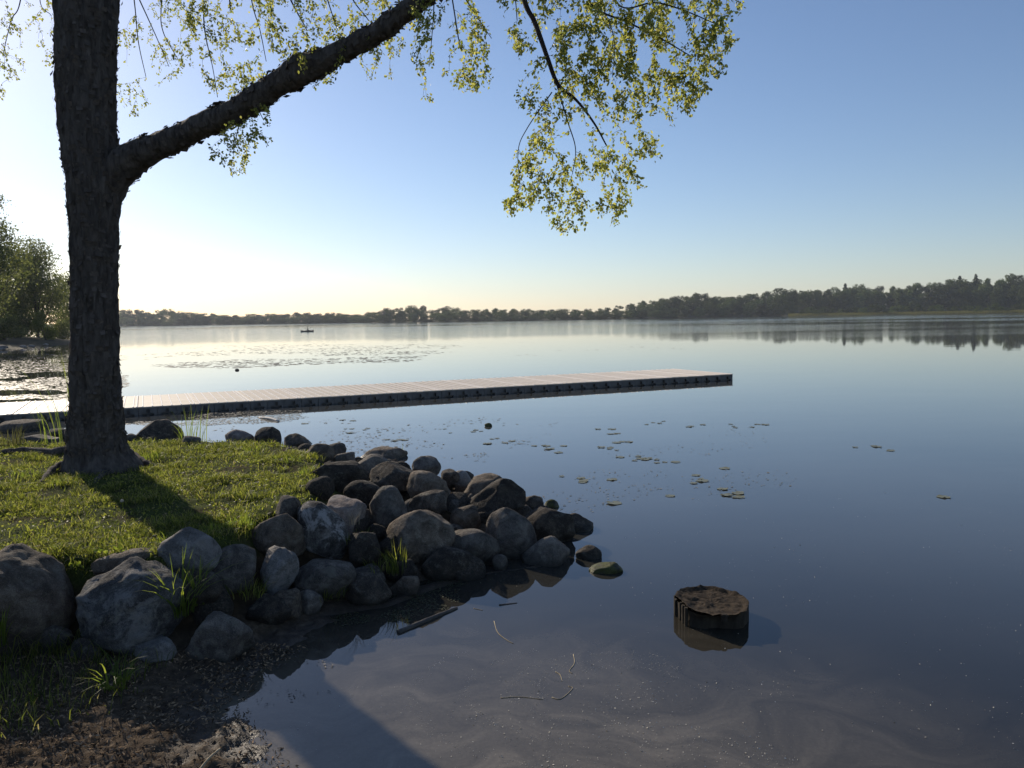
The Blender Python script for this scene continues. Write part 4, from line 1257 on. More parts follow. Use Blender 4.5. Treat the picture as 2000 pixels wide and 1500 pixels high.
def tuft(loc, n, h, spread, label, m='sedge', lean=(0.2, 0.9), wd=0.004, name='grass_tuft', seed=1, cat='grass tuft', grp=None):
    rng = np.random.default_rng(seed)
    r_ = spread * np.sqrt(rng.random(n)); a = rng.uniform(0, 6.28, n)
    mb = MB()
    for i_ in range(n):
        p = np.array([r_[i_] * math.cos(a[i_]), r_[i_] * math.sin(a[i_]), -0.02])
        hh = h * rng.uniform(0.45, 1.1); le = rng.uniform(*lean)
        b_ = a[i_] + rng.normal(0, 0.9)
        o_ = np.array([math.cos(b_), math.sin(b_), 0]) * le * hh
        s_ = np.array([-math.sin(b_ + 0.6), math.cos(b_ + 0.6), 0]) * wd * rng.uniform(0.6, 1.3)
        ss = np.linspace(0, 1, 6)
        c_ = p + o_ * (ss ** 2)[:, None] + np.array([0, 0, hh]) * (ss - 0.30 * le * ss ** 3)[:, None]
        wv = np.array([0.8, 1, 0.95, 0.75, 0.45, 0.05])[:, None]
        V = np.concatenate([c_ - s_ * wv, c_ + s_ * wv])
        k = np.arange(5)
        mb.add(V, np.stack([k, k + 6, k + 7, k + 1], 1))
    o = link(name, mb.mesh(name), MT[m], None, loc)
    return tag(o, label, cat, grp)
def onbank(px, py):
    P, d = hit(px, py)
    return (P[0], P[1], float(H(P[0], P[1])[0]))
tuft(onbank(470, 1030), 90, 0.15, 0.13, 'bright green grass tuft at the lawn edge left of the flat-topped brown boulder', seed=2)
tuft(onbank(425, 1035), 60, 0.12, 0.12, 'smaller bright tuft at the foot of the trunk shadow', seed=3)
tuft(onbank(585, 1000), 60, 0.13, 0.10, 'bright tuft at the lawn corner above the half-white boulder', seed=4)
tuft(onbank(600, 925), 50, 0.14, 0.12, 'sunlit tuft against the blunt-pointed dark boulder', seed=5)
tuft(onbank(560, 900), 70, 0.13, 0.2, 'leafy sunlit tuft on the right back part of the lawn', seed=6)
tuft(onbank(500, 880), 60, 0.14, 0.18, 'tuft in front of the dark dome-shaped boulder', seed=7)
tuft(onbank(300, 895), 60, 0.14, 0.2, 'tuft at the foot of the big dark boulder behind the lawn', seed=8)
tuft(onbank(130, 945), 70, 0.13, 0.16, 'sunlit tuft left of the birch foot', seed=9)
tuft(onbank(50, 930), 70, 0.13, 0.2, 'sunlit tuft near the left edge behind the root', seed=10)
tuft(onbank(215, 1065), 30, 0.12, 0.1, 'small tuft on the lawn above the flat brown stone', seed=11)
tuft(onbank(352, 1195), 60, 0.50, 0.10, 'long bright yellow-green blades sprouting between front boulders', lean=(0.2, 1.0), wd=0.0055, seed=12)
tuft(onbank(388, 1185), 22, 0.38, 0.05, 'few upright lit blades right of the long bright tuft', lean=(0.05, 0.3), wd=0.006, seed=13)
tuft(onbank(225, 1345), 30, 0.34, 0.08, 'arching lit blades low above the mud at the left', lean=(0.6, 1.4), wd=0.005, seed=14)
tuft(onbank(238, 1275), 10, 0.14, 0.04, 'short lit blades on the small dark stone at the foot of the largest boulder', lean=(0.2, 0.6), wd=0.0045, seed=15)
tuft(onbank(775, 1120), 60, 0.32, 0.10, 'grass tuft growing among the boulders beside the biggest rounded one', m='grass', lean=(0.1, 0.7), seed=16)
tuft(onbank(740, 1110), 60, 0.14, 0.16, 'dark low grass in the gap left of the middle tuft', m='grass', seed=17)
tuft(np.array(onbank(20, 1225)) + [0.05, -0.35, 0], 70, 0.34, 0.12, 'bright spiky tuft before the left-edge boulder', lean=(0.1, 0.5), wd=0.006, seed=18)
tuft(onbank(68, 1190), 8, 0.16, 0.03, 'few lit blades right of the spiky left-edge tuft', lean=(0.1, 0.5), wd=0.005, seed=19)
tuft(onbank(470, 1165), 90, 0.17, 0.22, 'dark grass in the gap below the rounded greenish-grey boulder', m='grass', seed=26)
tuft(onbank(640, 1165), 70, 0.13, 0.16, 'dark grass creeping under the broad grey boulder with the bruise', m='grass', seed=27)
tuft(onbank(700, 1060), 60, 0.15, 0.12, 'thin grass in the hollow under the pinkish boulder', m='grass', seed=28)
tuft(onbank(320, 1062), 18, 0.16, 0.06, 'thin upright blades behind the pale leaning boulder', seed=23)
rng = np.random.default_rng(33)
n = 2600
X = rng.uniform(-4.3, -2.55, n); Y = rng.uniform(4.55, 5.9, n)
ok = rng.random(n) < np.clip((-2.75 - X) * 1.6 + 0.25 + 0.5 * (Y - 5), 0.0, 1) * np.clip(0.8 + noise2(X, Y, 2.5, 2, 4.2), 0.1, 1)
X, Y = X[ok], Y[ok]
pts_ = np.stack([X, Y, H(X, Y, True, True)], 1)
hh = rng.uniform(0.05, 0.18, len(pts_)) * (1 + 1.3 * np.clip((-3.0 - X) * 1.2, 0, 1) * np.clip((Y - 4.9) * 2, 0, 1))
V, q, t_ = blades_np(pts_ - [0, 0, 0.02], hh, rng.uniform(0.0025, 0.0045, len(pts_)), rng.uniform(0.2, 0.9, len(pts_)), rng)
tag(link('bank_grass', mesh_np('bank_grass', V, [q, t_]), MT['grass']), 'shaded tall grass on the slope at the lower left', 'grass', kind='stuff')
a = at(352, 858, 0.2)
tuft((a[0], a[1] + 0.6, 0.0), 42, 0.95, 0.30, 'upright green reeds in the water right of the big dark boulder', m='sedge', lean=(0.05, 0.6), wd=0.006, name='reed_clump', seed=20, cat='reeds')
a = at(118, 850, 0.3)
tuft((a[0], a[1], 0.1), 36, 2.0, 0.35, 'tall arching sedge at the left side of the birch trunk', m='sedge', lean=(0.2, 1.1), wd=0.006, name='reed_clump', seed=21, cat='reeds')
a = at(775, 880, 0.1)
tuft((a[0], a[1] + 0.4, 0.0), 5, 0.25, 0.10, 'two thin green blades standing behind the long brown slab', lean=(0.2, 0.6), name='reed_clump', seed=22, cat='reeds')
a = onbank(25, 870)
tuft(a, 40, 0.38, 0.18, 'dry pale weed stalks at the left edge by the brown boulder', m='reed', lean=(0.1, 0.5), wd=0.006, name='dry_weeds', seed=24, cat='weeds')
# dry stalks on the pinkish boulder
a = pt(692, 1022, 7.9)
tuft(a, 16, 0.22, 0.05, 'dry grey weed stalks in front of the pinkish boulder', m='straw', lean=(0.2, 0.9), wd=0.002, name='dry_weeds', seed=25, cat='weeds')

# young leafy weed beside the largest front boulder
def leafy_weed(loc, n, h, label, seed):
    rng = np.random.default_rng(seed)
    root = empty('leafy_weed', loc, label, 'weed')
    mb = MB(); B, D = [], []
    for k in range(n):
        e = np.array([rng.normal(0, h * 0.6), rng.normal(0, h * 0.3), h * rng.uniform(0.6, 1.1)])
        mb.tube([np.zeros(3), e * 0.5 + [0, 0, 0.01], e], [0.002, 0.0017, 0.0012], 4)
        for _ in range(4):
            B.append(e * rng.uniform(0.75, 1)); D.append(rng.normal(size=3) + [0, 0, -0.1])
    link('stem', mb.mesh('stem'), MT['sedge'], root)
    V, q = leaves_np(np.array(B), np.array(D), 0.045, rng)
    link('leaf', mesh_np('leaf', V, [q]), MT['sedge'], root)
leafy_weed(onbank(160, 1122), 6, 0.09, 'yellow-green leafy weed in the gap left of the largest front boulder', 5)
leafy_weed(onbank(215, 1100), 5, 0.10, 'yellow-green leafy weed at the top of the largest front boulder', 6)
leafy_weed(onbank(237, 1352), 5, 0.12, 'small lit seedling at the edge of the bright mud', 7)

# dandelion clock
a = onbank(240, 1006)
dl = empty('dandelion', a, 'single dandelion clock standing in the trunk shadow', 'flower')
mb = MB(); mb.tube([(0, 0, 0), (0.004, 0, 0.06), (0, 0, 0.13)], [0.0018] * 3, 5)
link('stem', mb.mesh('stem'), MT['sedge'], dl)
rng = np.random.default_rng(2)
dv = rng.normal(size=(90, 3)); dv /= np.linalg.norm(dv, axis=1)[:, None]
mb = MB()
for v_ in dv:
    mb.tube([np.array([0, 0, 0.135]), np.array([0, 0, 0.135]) + v_ * 0.017], [0.0005, 0.0011], 3)
link('seed_head', mb.mesh('seed_head'), MT['fluff'], dl)

# leaf litter, chips and crumbs on the mud
rng = np.random.default_rng(91)
n = 26000
X = rng.uniform(-4.4, -0.9, n); Y = rng.uniform(3.9, 6.2, n)
sm = polysd(np.stack([X, Y], 1), MUD); sb = polysd(np.stack([X, Y], 1), BASE)
keep = (sm > -0.12) & (sb < 0.1) & (rng.random(n) < np.clip(0.75 + noise2(X, Y, 2.5, 2, 3.3), 0.15, 1) * np.clip((sm + 0.25) * 2.5, 0.1, 1))
X, Y = X[keep], Y[keep]
C = np.stack([X, Y, np.maximum(H(X, Y, True), 0.0) + 0.006], 1)
V, q = leaf_quads(C, rng.uniform(0.005, 0.022, len(X)), rng, 0.35, 0.4)
tag(link('leaf_litter', mesh_np('leaf_litter', V, [q]), MT['litter']), 'dead leaves and wood chips strewn over the mud', 'leaf litter', kind='stuff')
n = 6000
X = rng.uniform(-10, -2, n); Y = rng.uniform(6.2, 13.5, n)
st = polysd(np.stack([X, Y], 1), TOP)
k_ = (st > 0) & (rng.random(n) < np.clip(0.3 + noise2(X, Y, 1.2, 2, 13.3), 0, 1))
X, Y = X[k_], Y[k_]
V, q = leaf_quads(np.stack([X, Y, H(X, Y, True) + 0.008], 1), rng.uniform(0.006, 0.02, len(X)), rng, 0.7, 0.35)
tag(link('lawn_litter', mesh_np('lawn_litter', V, [q]), MT['litter']), 'dry crumbs and dead leaves between the grass', 'leaf litter', kind='stuff')

def stick(name, pts, r0, r1, m, label, cat, seg=7):
    P = smoothpts(pts, 14)
    mb = MB(); mb.tube(P, np.linspace(r0, r1, 14) * (1 + 0.08 * np.sin(np.arange(14) * 2.3)), seg)
    me = mb.mesh(name, True)
    c = center(me)
    return tag(link(name, me, MT[m], None, c), label, cat)
a, b = at(388, 1506, 0.05), at(430, 1462, 0.10)
stick('reed_stalk', [a, (a + b) / 2 + [0, 0, 0.01], b], 0.008, 0.006, 'straw', 'broken tan reed stalk sticking up from the sunlit mud at the bottom', 'stalk')
a, b = at(778, 1236, 0.0), at(892, 1188, 0.0)
stick('driftwood', [a, (a + b) / 2 + [0, 0, 0.005], b], 0.026, 0.018, 'driftwood', 'dark waterlogged pole floating by the dark waterline of the bank', 'driftwood')
a, b = at(507, 816, 0.0), at(544, 823, 0.0)
stick('floating_branch', [a, (a + b) / 2 + [0, 0, 0.03], b], 0.03, 0.045, 'pipe', 'bleached white branch floating in the weed below the dock', 'branch')
for pts, lab in [([(965, 1213), (972, 1235), (990, 1250), (1003, 1257)], 'thin pale stem floating below the mirrored boulder'),
                 ([(978, 1363), (1015, 1361), (1060, 1366)], 'straight pale straw floating in the silty swirl'),
                 ([(1120, 1278), (1122, 1295), (1112, 1310), (1118, 1315)], 'curled pale root floating left of the ring in the silt'),
                 ([(1085, 1312), (1094, 1318), (1098, 1330)], 'short thick pale root bit floating left of the curled root'),
                 ([(1078, 1362), (1095, 1365), (1118, 1345), (1110, 1340)], 'looped pale stem floating at the left of the silt swirl'),
                 ([(925, 1188), (943, 1192)], 'short pale twig floating near the dark shore reflection')]:
    stick('drifting_straw', [at(a_, b_, 0.002) for a_, b_ in pts], 0.0032, 0.002, 'straw', lab, 'stem', 5)
a, b = at(975, 1182, 0.0), at(1010, 1178, 0.0)
stick('floating_twig', [a, (a + b) / 2, b], 0.010, 0.006, 'driftwood', 'short dark twig floating below the mirrored grey boulder', 'twig', 6)

# ------------------------------------------------------------------ stump
sc_ = at(1392, 1206, 0.0)
stump = empty('tree_stump', (sc_[0], sc_[1], 0), 'dark sawn tree stump standing out of the shallow water', 'stump')
yaw = math.atan2(-sc_[0], sc_[1])
stump.rotation_euler.z = yaw
TH = 0.145
n = 72
A = np.linspace(0, 2 * math.pi, n, endpoint=False)
rngs = np.random.default_rng(3)
prof = 0.305 * (1 + 0.11 * perlin(np.stack([np.cos(A) * 1.3, np.sin(A) * 1.3, np.full(n, 4.2)], 1)) + 0.045 * perlin(np.stack([np.cos(A) * 6, np.sin(A) * 6, np.full(n, 1.2)], 1)))
Ex, Ey = prof * np.cos(A), prof * 1.08 * np.sin(A)
# top: rings from the middle out, crumbly and slightly sunk
Vt, Ft = [(0, 0, TH - 0.012)], []
rr_ = np.linspace(0.08, 1.0, 16)
for k, r_ in enumerate(rr_):
    X, Y = Ex * r_, Ey * r_
    nz = fbm(np.stack([X * 11, Y * 11, np.full(n, 2.0)], 1), 4, 0.65)
    Z = TH + 0.013 * nz - 0.02 * (1 - r_) + (0.012 if r_ > 0.93 else 0) - 0.018 * (X / 0.33) + 0.006 * perlin(np.stack([X * 34, Y * 34, np.full(n, 5.0)], 1))
    Vt += list(np.stack([X, Y, Z], 1))
jj = np.arange(n)
tri = np.stack([np.zeros(n, int), 1 + jj, 1 + (jj + 1) % n], 1)
qq = np.concatenate([np.stack([1 + k * n + jj, 1 + (k + 1) * n + jj, 1 + (k + 1) * n + (jj + 1) % n, 1 + k * n + (jj + 1) % n], 1) for k in range(15)])
link('top', mesh_np('stump_top', Vt, [tri, qq], True), MT['stumptop'], stump)
# side: hollowed in front, so the top overhangs
Vs = []
zs = np.array([TH - 0.004, TH - 0.025, TH - 0.05, TH - 0.09, 0.0, -0.3])
front = np.clip(np.exp(-(((A - 4.71 + math.pi) % (2 * math.pi) - math.pi - 0.15) / 0.62) ** 2), 0, 1)
for k, z_ in enumerate(zs):
    hollow = front * (0 if k == 0 else 0.10 if k == 1 else 0.30)
    gro = 0.05 * perlin(np.stack([np.cos(A) * 6, np.sin(A) * 6, np.full(n, z_ * 3)], 1))
    f_ = 1 - hollow + gro
    Vs += list(np.stack([Ex * f_, Ey * f_, np.full(n, z_)], 1))
qq = np.concatenate([np.stack([k * n + jj, (k + 1) * n + jj, (k + 1) * n + (jj + 1) % n, k * n + (jj + 1) % n], 1) for k in range(5)])
link('side', mesh_np('stump_side', Vs, [qq]), MT['stumpside'], stump)
# strips of bark left standing around the rim
for k, a_ in enumerate([2.95, 3.2, 3.52, 3.72, 3.93, 5.02, 1.9, 2.45]):
    wv = rngs.uniform(0.012, 0.032)
    rr2 = np.interp(a_, A, prof) + 0.004
    c_ = np.array([math.cos(a_) * rr2, math.sin(a_) * rr2 * 1.08, 0])
    tn = np.array([-math.sin(a_), math.cos(a_), 0]); nr = np.array([math.cos(a_), math.sin(a_), 0])
    tops = TH + rngs.uniform(0.0, 0.014); bot = -0.1 if a_ < 4.5 else TH - 0.055
    mb = MB()
    zs_ = np.linspace(bot, tops, 6)
    for s_ in (0,):
        ring_ = []
        for z_ in zs_:
            w2 = wv * rngs.uniform(0.75, 1.1)
            ring_ += [c_ + tn * w2 + [0, 0, z_], c_ + nr * 0.016 + tn * w2 * 0.3 + [0, 0, z_], c_ + nr * 0.012 - tn * w2 * 0.5 + [0, 0, z_], c_ - tn * w2 + [0, 0, z_], c_ - nr * 0.012 + [0, 0, z_]]
        q_ = []
        for r2 in range(5):
            for c2 in range(5):
                q_.append((r2 * 5 + c2, r2 * 5 + (c2 + 1) % 5, (r2 + 1) * 5 + (c2 + 1) % 5, (r2 + 1) * 5 + c2))
        mb.add(ring_, q_)
        mb.add([ring_[25 + i_] for i_ in range(5)], [(0, 1, 2, 3, 4)])
    link('bark_strip', mb.mesh('bark_strip'), MT['stumpside'], stump)

# ------------------------------------------------------------------ floating dock
A0 = np.array([-19.0, 19.1]); A1 = at(1431, 742, 0)[:2]
Ld = A1 - np.array([-10.97, 22.30]); Ld = Ld / np.linalg.norm(Ld)
Nd = np.array([-Ld[1], Ld[0]])
DW, DZ, SECL = 3.9, 0.235, 1.52
dock = empty('floating_dock', (A1[0], A1[1], 0), 'long pale floating dock of plastic sections reaching into the lake', 'dock')
dock.rotation_euler.z = math.atan2(Ld[1], Ld[0])
nsec = 20
# local frame: x along the dock (0 at the lake end, negative to the land), y away from the camera
# side wall of one section with three cross-shaped sockets
def section_side():
    mb = MB()
    ux = 0.10
    nxs = int(round(SECL / (SECL / 15)))
    cw = SECL / 15
    rows = [(-0.12, 0.0), (0.0, 0.045), (0.045, 0.10), (0.10, 0.15), (0.15, DZ - 0.03)]
    def deep(i_, k):
        c_ = i_ % 5
        if c_ == 2 and k <= 3: return True
        if c_ in (1, 3) and k == 1: return True
        return False
    depth = 0.11
    for i_ in range(nxs):
        for k, (z0, z1) in enumerate(rows):
            x0, x1 = i_ * cw, (i_ + 1) * cw
            if i_ % 5 == 0: x0 += 0.006
            if i_ % 5 == 4: x1 -= 0.006
            y = depth if deep(i_, k) else 0.0
            if i_ % 5 in (1, 3) and not deep(i_, k):
                # narrower arms of the cross
                pass
            mb.add([(x0, y, z0), (x1, y, z0), (x1, y, z1), (x0, y, z1)], [(0, 1, 2, 3)])
            if y:
                for (di, dk, quad) in ((-1, 0, [(x0, 0, z0), (x0, y, z0), (x0, y, z1), (x0, 0, z1)]), (1, 0, [(x1, y, z0), (x1, 0, z0), (x1, 0, z1), (x1, y, z1)]),
                                       (0, 1, [(x0, y, z1), (x1, y, z1), (x1, 0, z1), (x0, 0, z1)])):
                    if not deep(i_ + di, k + dk):
                        mb.add(quad, [(0, 1, 2, 3)])
    # top, ends, back
    mb.box((0.004, 0.13, -0.12), (SECL - 0.004, DW, DZ - 0.034))
    for i_ in range(3):
        g0 = i_ * 5 * cw
        mb.add([(g0 + 0.006, 0, DZ - 0.03), (g0 + 5 * cw - 0.006, 0, DZ - 0.03), (g0 + 5 * cw - 0.006, 0.13, DZ - 0.03), (g0 + 0.006, 0.13, DZ - 0.03)], [(0, 1, 2, 3)])
    mb.add([(0.006, 0, -0.12), (0.006, 0.13, -0.12), (0.006, 0.13, DZ - 0.03), (0.006, 0, DZ - 0.03)], [(0, 1, 2, 3)])
    mb.add([(SECL - 0.006, 0, -0.12), (SECL - 0.006, 0.13, -0.12), (SECL - 0.006, 0.13, DZ - 0.03), (SECL - 0.006, 0, DZ - 0.03)], [(0, 1, 2, 3)])
    return mb.mesh('dock_float')
SIDE = section_side()
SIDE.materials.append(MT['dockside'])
def deck_panel(wd):
    """bevelled slab with a shallow pan"""
    bm = bmesh.new()
    bmesh.ops.create_cube(bm, size=1)
    for v in bm.verts:
        v.co.x = (v.co.x + 0.5) * wd
        v.co.y = (v.co.y + 0.5) * (DW + 0.01) - 0.01
        v.co.z = DZ - 0.028 + (v.co.z + 0.5) * 0.028
    bmesh.ops.bevel(bm, geom=[e for e in bm.edges if min(v.co.z for v in e.verts) > DZ - 0.01], offset=0.009, segments=1, affect='EDGES')
    me = bpy.data.meshes.new('deck_panel')
    bm.to_mesh(me); bm.free()
    me.materials.append(MT['dockdeck'])
    return me
PW = [0.12, 0.25, 0.25, 0.25, 0.25, 0.25, 0.12]
GAP = (SECL - sum(PW)) / 7
PM = {0.12: deck_panel(0.12), 0.25: deck_panel(0.25)}
bm = bmesh.new()
bmesh.ops.create_cube(bm, size=1)
for v in bm.verts:
    v.co = ((v.co.x) * (0.045 if v.co.z < 0 else 0.025), (v.co.y + 0.5) * (DW + 0.02) - 0.016, DZ - 0.02 + (v.co.z + 0.5) * 0.034)
RIB = bpy.data.meshes.new('deck_rib'); bm.to_mesh(RIB); bm.free()
RIB.materials.append(MT['dockrib'])
rng = np.random.default_rng(12)
for s in range(nsec):
    x0 = -(s + 1) * SECL
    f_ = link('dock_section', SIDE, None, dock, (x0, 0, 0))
    x = x0 + GAP / 2
    for w_ in PW:
        p_ = link('deck_panel', PM[w_], None, f_, (x - x0, 0, rng.uniform(-0.003, 0.003)))
        x += w_ + GAP
        link('deck_rib', RIB, None, f_, (x - GAP / 2 - x0 - (0.03 if w_ == PW[0] and x - x0 > 1 else 0), 0, 0))

# ------------------------------------------------------------------ floating plants
def pad_mesh(seed):
    rng = np.random.default_rng(seed)
    n = 18
    a = np.linspace(0.16, 2 * math.pi - 0.16, n)
    r_ = 1 + 0.06 * rng.normal(size=n)
    curl = np.clip(rng.normal(0, 0.06, n), -0.02, 0.2) + 0.06 * np.clip(np.sin(a + seed), 0, 1) * (seed % 3 == 0)
    V = [(0, 0, 0.0)] + [(0.6 * math.cos(t), 0.6 * math.sin(t), 0.0) for t in a] + [(r_[k] * math.cos(t), r_[k] * math.sin(t), curl[k]) for k, t in enumerate(a)]
    tri = [(0, 1 + k, 2 + k) for k in range(n - 1)]
    qd = [(1 + k, 1 + n + k, 2 + n + k, 2 + k) for k in range(n - 1)]
    me = mesh_np('lily_pad', V, [tri, qd], True)
    me.materials.append(MT['pad'])
    return me
PADS = [pad_mesh(i) for i in range(6)]
rng = np.random.default_rng(55)
CL = [ # px, py, spread x, spread y, count, place
 (1190, 843, 25, 5, 5, 'beyond the tip of the stone heap'), (1205, 868, 35, 12, 7, 'beyond the tip of the stone heap'), (1245, 895, 35, 6, 6, 'beyond the tip of the stone heap'), (1300, 900, 22, 5, 4, 'beyond the tip of the stone heap'),
 (1290, 826, 30, 5, 4, 'below the lake end of the dock'), (1340, 830, 20, 5, 2, 'below the lake end of the dock'), (1380, 828, 10, 3, 1, 'below the lake end of the dock'), (1457, 832, 38, 4, 7, 'in the oval raft right of the dock end'),
 (1370, 938, 24, 10, 4, 'in the mid-water patch right of the heap'), (1438, 963, 28, 10, 6, 'in the mid-water patch right of the heap'), (1420, 916, 8, 3, 1, 'in the mid-water patch right of the heap'),
 (1116, 938, 24, 8, 4, 'close behind the tip of the stone heap'), (1204, 937, 10, 3, 1, 'close behind the tip of the stone heap'), (1305, 967, 8, 3, 1, 'close behind the tip of the stone heap'),
 (1690, 872, 25, 3, 3, 'in the small patch at the right'), (1742, 880, 6, 2, 1, 'in the small patch at the right'),
 (985, 862, 34, 6, 6, 'in the loose patch behind the stone heap'), (1070, 880, 40, 10, 7, 'in the loose patch behind the stone heap'), (900, 845, 40, 8, 5, 'in the loose patch behind the stone heap'), (780, 862, 30, 5, 5, 'in the loose patch behind the stone heap'),
 (700, 840, 50, 10, 6, 'in the weedy water below the middle of the dock'), (640, 825, 50, 6, 4, 'in the weedy water below the middle of the dock')]
for cx_, cy_, sx, sy, cnt, place in CL:
    for _ in range(cnt):
        a = at(cx_ + rng.uniform(-sx, sx), cy_ + rng.uniform(-sy, sy), 0)
        o = link('lily_pad', PADS[rng.integers(6)], None, None, (a[0], a[1], 0.006 + rng.uniform(0, 0.004)))
        s = rng.uniform(0.045, 0.10)
        o.scale = (s, s, s); o.rotation_euler.z = rng.uniform(0, 6.28)
        tag(o, 'small flat lily pad floating ' + place, 'lily pad', 'lily pads ' + place)
a = at(1843, 971, 0)
o = link('lily_pad', PADS[1], None, None, (a[0], a[1], 0.008)); o.scale = (0.09, 0.09, 0.09)
tag(o, 'lone yellowish lily pad floating at the far right', 'lily pad')
a = at(1200, 983, 0)
o = link('lily_pad', PADS[0], None, None, (a[0], a[1], 0.008)); o.scale = (0.11, 0.11, 0.11); o.rotation_euler.z = 2
tag(o, 'green curled lily pad floating alone right of the mossy tip stone', 'lily pad')

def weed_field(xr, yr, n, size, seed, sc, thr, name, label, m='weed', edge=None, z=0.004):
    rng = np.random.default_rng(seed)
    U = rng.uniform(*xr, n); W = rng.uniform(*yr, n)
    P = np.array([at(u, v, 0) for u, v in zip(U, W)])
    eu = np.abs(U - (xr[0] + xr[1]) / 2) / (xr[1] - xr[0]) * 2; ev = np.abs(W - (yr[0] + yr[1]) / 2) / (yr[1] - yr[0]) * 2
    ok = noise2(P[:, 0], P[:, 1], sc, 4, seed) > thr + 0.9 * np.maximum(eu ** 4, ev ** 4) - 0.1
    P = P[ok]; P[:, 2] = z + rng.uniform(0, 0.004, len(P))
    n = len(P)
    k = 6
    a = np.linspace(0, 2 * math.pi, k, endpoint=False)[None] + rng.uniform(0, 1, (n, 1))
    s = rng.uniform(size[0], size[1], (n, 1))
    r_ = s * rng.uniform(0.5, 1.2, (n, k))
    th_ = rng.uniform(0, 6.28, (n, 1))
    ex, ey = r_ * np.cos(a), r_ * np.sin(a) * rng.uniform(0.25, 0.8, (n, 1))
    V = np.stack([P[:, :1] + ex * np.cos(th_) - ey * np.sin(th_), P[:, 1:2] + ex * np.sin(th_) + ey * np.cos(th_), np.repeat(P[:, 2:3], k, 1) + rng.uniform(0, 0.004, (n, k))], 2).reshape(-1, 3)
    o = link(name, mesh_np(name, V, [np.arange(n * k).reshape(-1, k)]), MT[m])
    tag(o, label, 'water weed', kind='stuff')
weed_field((200, 960), (646, 752), 9000, (0.08, 0.30), 61, 0.10, 0.16, 'floating_weed', 'brown streaks of floating weed on the pale water beyond the dock')
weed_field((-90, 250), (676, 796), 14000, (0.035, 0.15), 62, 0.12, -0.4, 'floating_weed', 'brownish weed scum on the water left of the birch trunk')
weed_field((880, 1420), (660, 724), 500, (0.10, 0.25), 66, 0.10, 0.32, 'floating_weed', 'sparse weed flecks beyond the lake end of the dock')
weed_field((190, 640), (800, 832), 6500, (0.012, 0.05), 63, 0.35, -0.05, 'floating_weed', 'tan weed mat along the near side of the dock')
weed_field((360, 1130), (800, 905), 2600, (0.015, 0.055), 64, 0.55, 0.08, 'floating_weed', 'scattered weed crumbs between the dock and the stone heap')
weed_field((1000, 1560), (815, 1010), 1300, (0.008, 0.03), 65, 0.6, 0.05, 'floating_weed', 'fine floating crumbs around the lily pads')
weed_field((640, 1010), (1120, 1225), 7000, (0.004, 0.012), 67, 1.6, -0.05, 'duckweed', 'dull green film of duckweed along the foot of the boulders', 'duckweed')
weed_field((450, 720), (1190, 1400), 700, (0.003, 0.014), 68, 2.6, 0.1, 'floating_debris', 'dark flecks of rotting leaves at the muddy waterline', 'driftwood')
# fluff and pollen specks
def specks(region, n, size, seed, label):
    rng = np.random.default_rng(seed)
    U = rng.uniform(region[0], region[2], n); W = rng.uniform(region[1], region[3], n)
    P = np.array([at(u, v, 0) for u, v in zip(U, W)])
    f = noise2(P[:, 0], P[:, 1], 1.1, 3, seed * 0.7)
    ok = (rng.random(n) < np.clip(0.35 + f * 1.3, 0.05, 1)) & (polysd(P[:, :2], MUD) < -0.03)
    P = P[ok]; P[:, 2] = 0.003
    V, q = leaf_quads(P, rng.uniform(size[0], size[1], len(P)) * rng.choice([0.5, 0.7, 1.0, 1.6], len(P)), rng, 0.97, 0.8)
    V[:, 2] = np.clip(V[:, 2], 0.002, 0.012)
    tag(link('floating_specks', mesh_np('floating_specks', V, [q]), MT['fluff']), label, 'specks', kind='stuff')
specks((880, 1330, 1560, 1510), 3600, (0.0016, 0.0040), 71, 'pale specks of fluff on the silty water at the bottom')
specks((560, 1340, 900, 1510), 700, (0.0012, 0.003), 72, 'pale specks on the silty water beside the mud')
specks((900, 1120, 2010, 1510), 1500, (0.0015, 0.0042), 73, 'sparse pale fluff over the dark water at the right')
specks((1200, 960, 1990, 1140), 350, (0.002, 0.005), 74, 'sparse fluff on the blue water right of the heap')

rng = np.random.default_rng(81)
ce = at(1225, 1335, 0)
U, W_ = [], []
for r0, a0, a1, n in ((0.30, 0.2, 3.0, 330), (0.42, 0.6, 3.6, 420), (0.55, 1.0, 4.2, 420), (0.75, 2.2, 4.6, 380), (1.0, 2.5, 4.4, 300)):
    t_ = rng.uniform(a0, a1, n); rr = r0 * (1 + 0.10 * t_) + rng.normal(0, 0.03, n)
    U += list(ce[0] + rr * np.cos(t_) * 1.15); W_ += list(ce[1] + rr * np.sin(t_) * 0.8)
P = np.stack([U, W_, np.full(len(U), 0.003)], 1)
P = P[polysd(P[:, :2], MUD) < -0.03]
V, q = leaf_quads(P, rng.uniform(0.001, 0.0035, len(P)), rng, 0.97, 0.8)
V[:, 2] = np.clip(V[:, 2], 0.002, 0.010)
tag(link('floating_specks', mesh_np('floating_specks', V, [q]), MT['fluff']), 'curved drifts of pale fluff on the silty swirl', 'specks', kind='stuff')

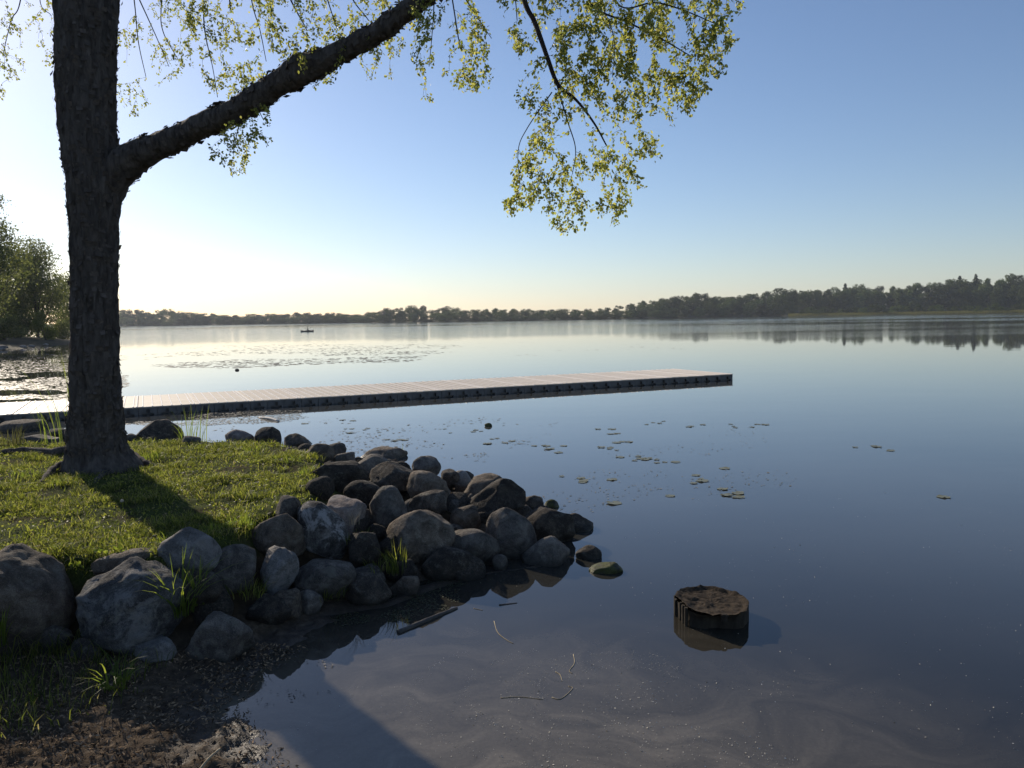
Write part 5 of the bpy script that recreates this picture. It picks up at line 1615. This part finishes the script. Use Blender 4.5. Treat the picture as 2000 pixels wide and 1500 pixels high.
# ------------------------------------------------------------------ kayak and paddler
kp = at(600, 648, 0)
kayak = empty('kayak', (kp[0], kp[1], 0), 'low dark kayak far out on the lake', 'kayak')
ka = math.radians(12)
kayak.rotation_euler.z = ka
t = np.linspace(-1, 1, 17)
Vk = []
for u in t:
    hw = 0.36 * (1 - abs(u) ** 2.6) + 0.012
    sh = 0.20 + 0.22 * abs(u) ** 3
    x = u * 1.5
    Vk += [(x, -hw, sh), (x, -hw * 0.8, 0.02), (x, 0, -0.08 + 0.1 * abs(u) ** 3), (x, hw * 0.8, 0.02), (x, hw, sh), (x, 0, sh + 0.07 * (1 - abs(u) ** 4))]
q = []
for i_ in range(16):
    for j_ in range(6):
        q.append((i_ * 6 + j_, (i_ + 1) * 6 + j_, (i_ + 1) * 6 + (j_ + 1) % 6, i_ * 6 + (j_ + 1) % 6))
link('hull', mesh_np('hull', Vk, [q], True), MT['kayak'], kayak)
mb = MB()
ca = np.linspace(0, 2 * math.pi, 17)
mb.tube(np.stack([np.cos(ca) * 0.42, np.sin(ca) * 0.27, np.full(17, 0.285)], 1), np.full(17, 0.025), 5)
link('cockpit_rim', mb.mesh('cockpit_rim'), MT['cloth'], kayak)
def skin_person(name, verts, edges, radii, loc, rz, label):
    me = bpy.data.meshes.new(name)
    me.from_pydata(verts, edges, [])
    o = bpy.data.objects.new(name, me)
    COL.objects.link(o)
    md = o.modifiers.new('skin', 'SKIN')
    for k, r_ in enumerate(radii):
        me.skin_vertices[0].data[k].radius = (r_, r_) if not isinstance(r_, tuple) else r_
    me.skin_vertices[0].data[0].use_root = True
    sm_ = o.modifiers.new('sub', 'SUBSURF'); sm_.levels = 1; sm_.render_levels = 1
    me.materials.append(MT['cloth'])
    o.location = loc; o.rotation_euler.z = rz
    tag(o, label, 'person')
    return o
pv = [(0, 0, 0.15), (0.02, 0, 0.40), (0.03, 0, 0.62), (0.04, 0, 0.76), (0.06, 0, 0.88), (0.07, 0, 0.99),
      (0.03, 0.20, 0.68), (0.16, 0.30, 0.48), (0.36, 0.26, 0.50), (0.03, -0.20, 0.68), (0.16, -0.30, 0.50), (0.36, -0.26, 0.56),
      (0.30, 0.12, 0.22), (0.70, 0.12, 0.16), (0.30, -0.12, 0.22), (0.70, -0.12, 0.16)]
pe = [(0, 1), (1, 2), (2, 3), (3, 4), (4, 5), (2, 6), (6, 7), (7, 8), (2, 9), (9, 10), (10, 11), (0, 12), (12, 13), (0, 14), (14, 15)]
pr = [0.16, 0.15, 0.16, 0.06, 0.10, 0.09, 0.07, 0.05, 0.04, 0.07, 0.05, 0.04, 0.08, 0.06, 0.08, 0.06]
skin_person('person', pv, pe, pr, (kp[0], kp[1], 0.10), ka, 'person in dark clothes sitting in the kayak and holding a paddle')
mb = MB()
R_ = Matrix.Rotation(ka, 3, 'Z')
p0, p1 = Vector((0.40, -1.05, 0.72)), Vector((0.36, 1.05, 0.42))
mb.tube([p0, p1], [0.016, 0.016], 5)
for p_, s_ in ((p0, 1), (p1, -1)):
    dd_ = (p0 - p1).normalized() * s_
    mb.tube([p_ - dd_ * 0.38, p_ - dd_ * 0.2, p_], [0.02, 0.08, 0.05], 4)
pad_ = link('paddle', mb.mesh('paddle'), MT['kayak'], None, (kp[0], kp[1], 0.10))
pad_.rotation_euler.z = ka
tag(pad_, 'dark double paddle held across the kayak', 'paddle')

# ------------------------------------------------------------------ morning haze
bm = bmesh.new()
bmesh.ops.create_cube(bm, size=1)
for v in bm.verts:
    v.co = (v.co.x * 3500, 700 + v.co.y * 2100, 30 + v.co.z * 64)
hm = bpy.data.meshes.new('haze'); bm.to_mesh(hm); bm.free()
k = Mat('haze_air')
k.nt.nodes.remove(k.b)
pv_ = k.n('ShaderNodeVolumePrincipled')
pv_.inputs['Color'].default_value = (0.80, 0.88, 1.0, 1)
pv_.inputs['Density'].default_value = 0.00013
pv_.inputs['Anisotropy'].default_value = 0.3
k.nt.links.new(pv_.outputs[0], k.out.inputs['Volume'])
tag(link('haze', hm, k.m), kind='stuff')
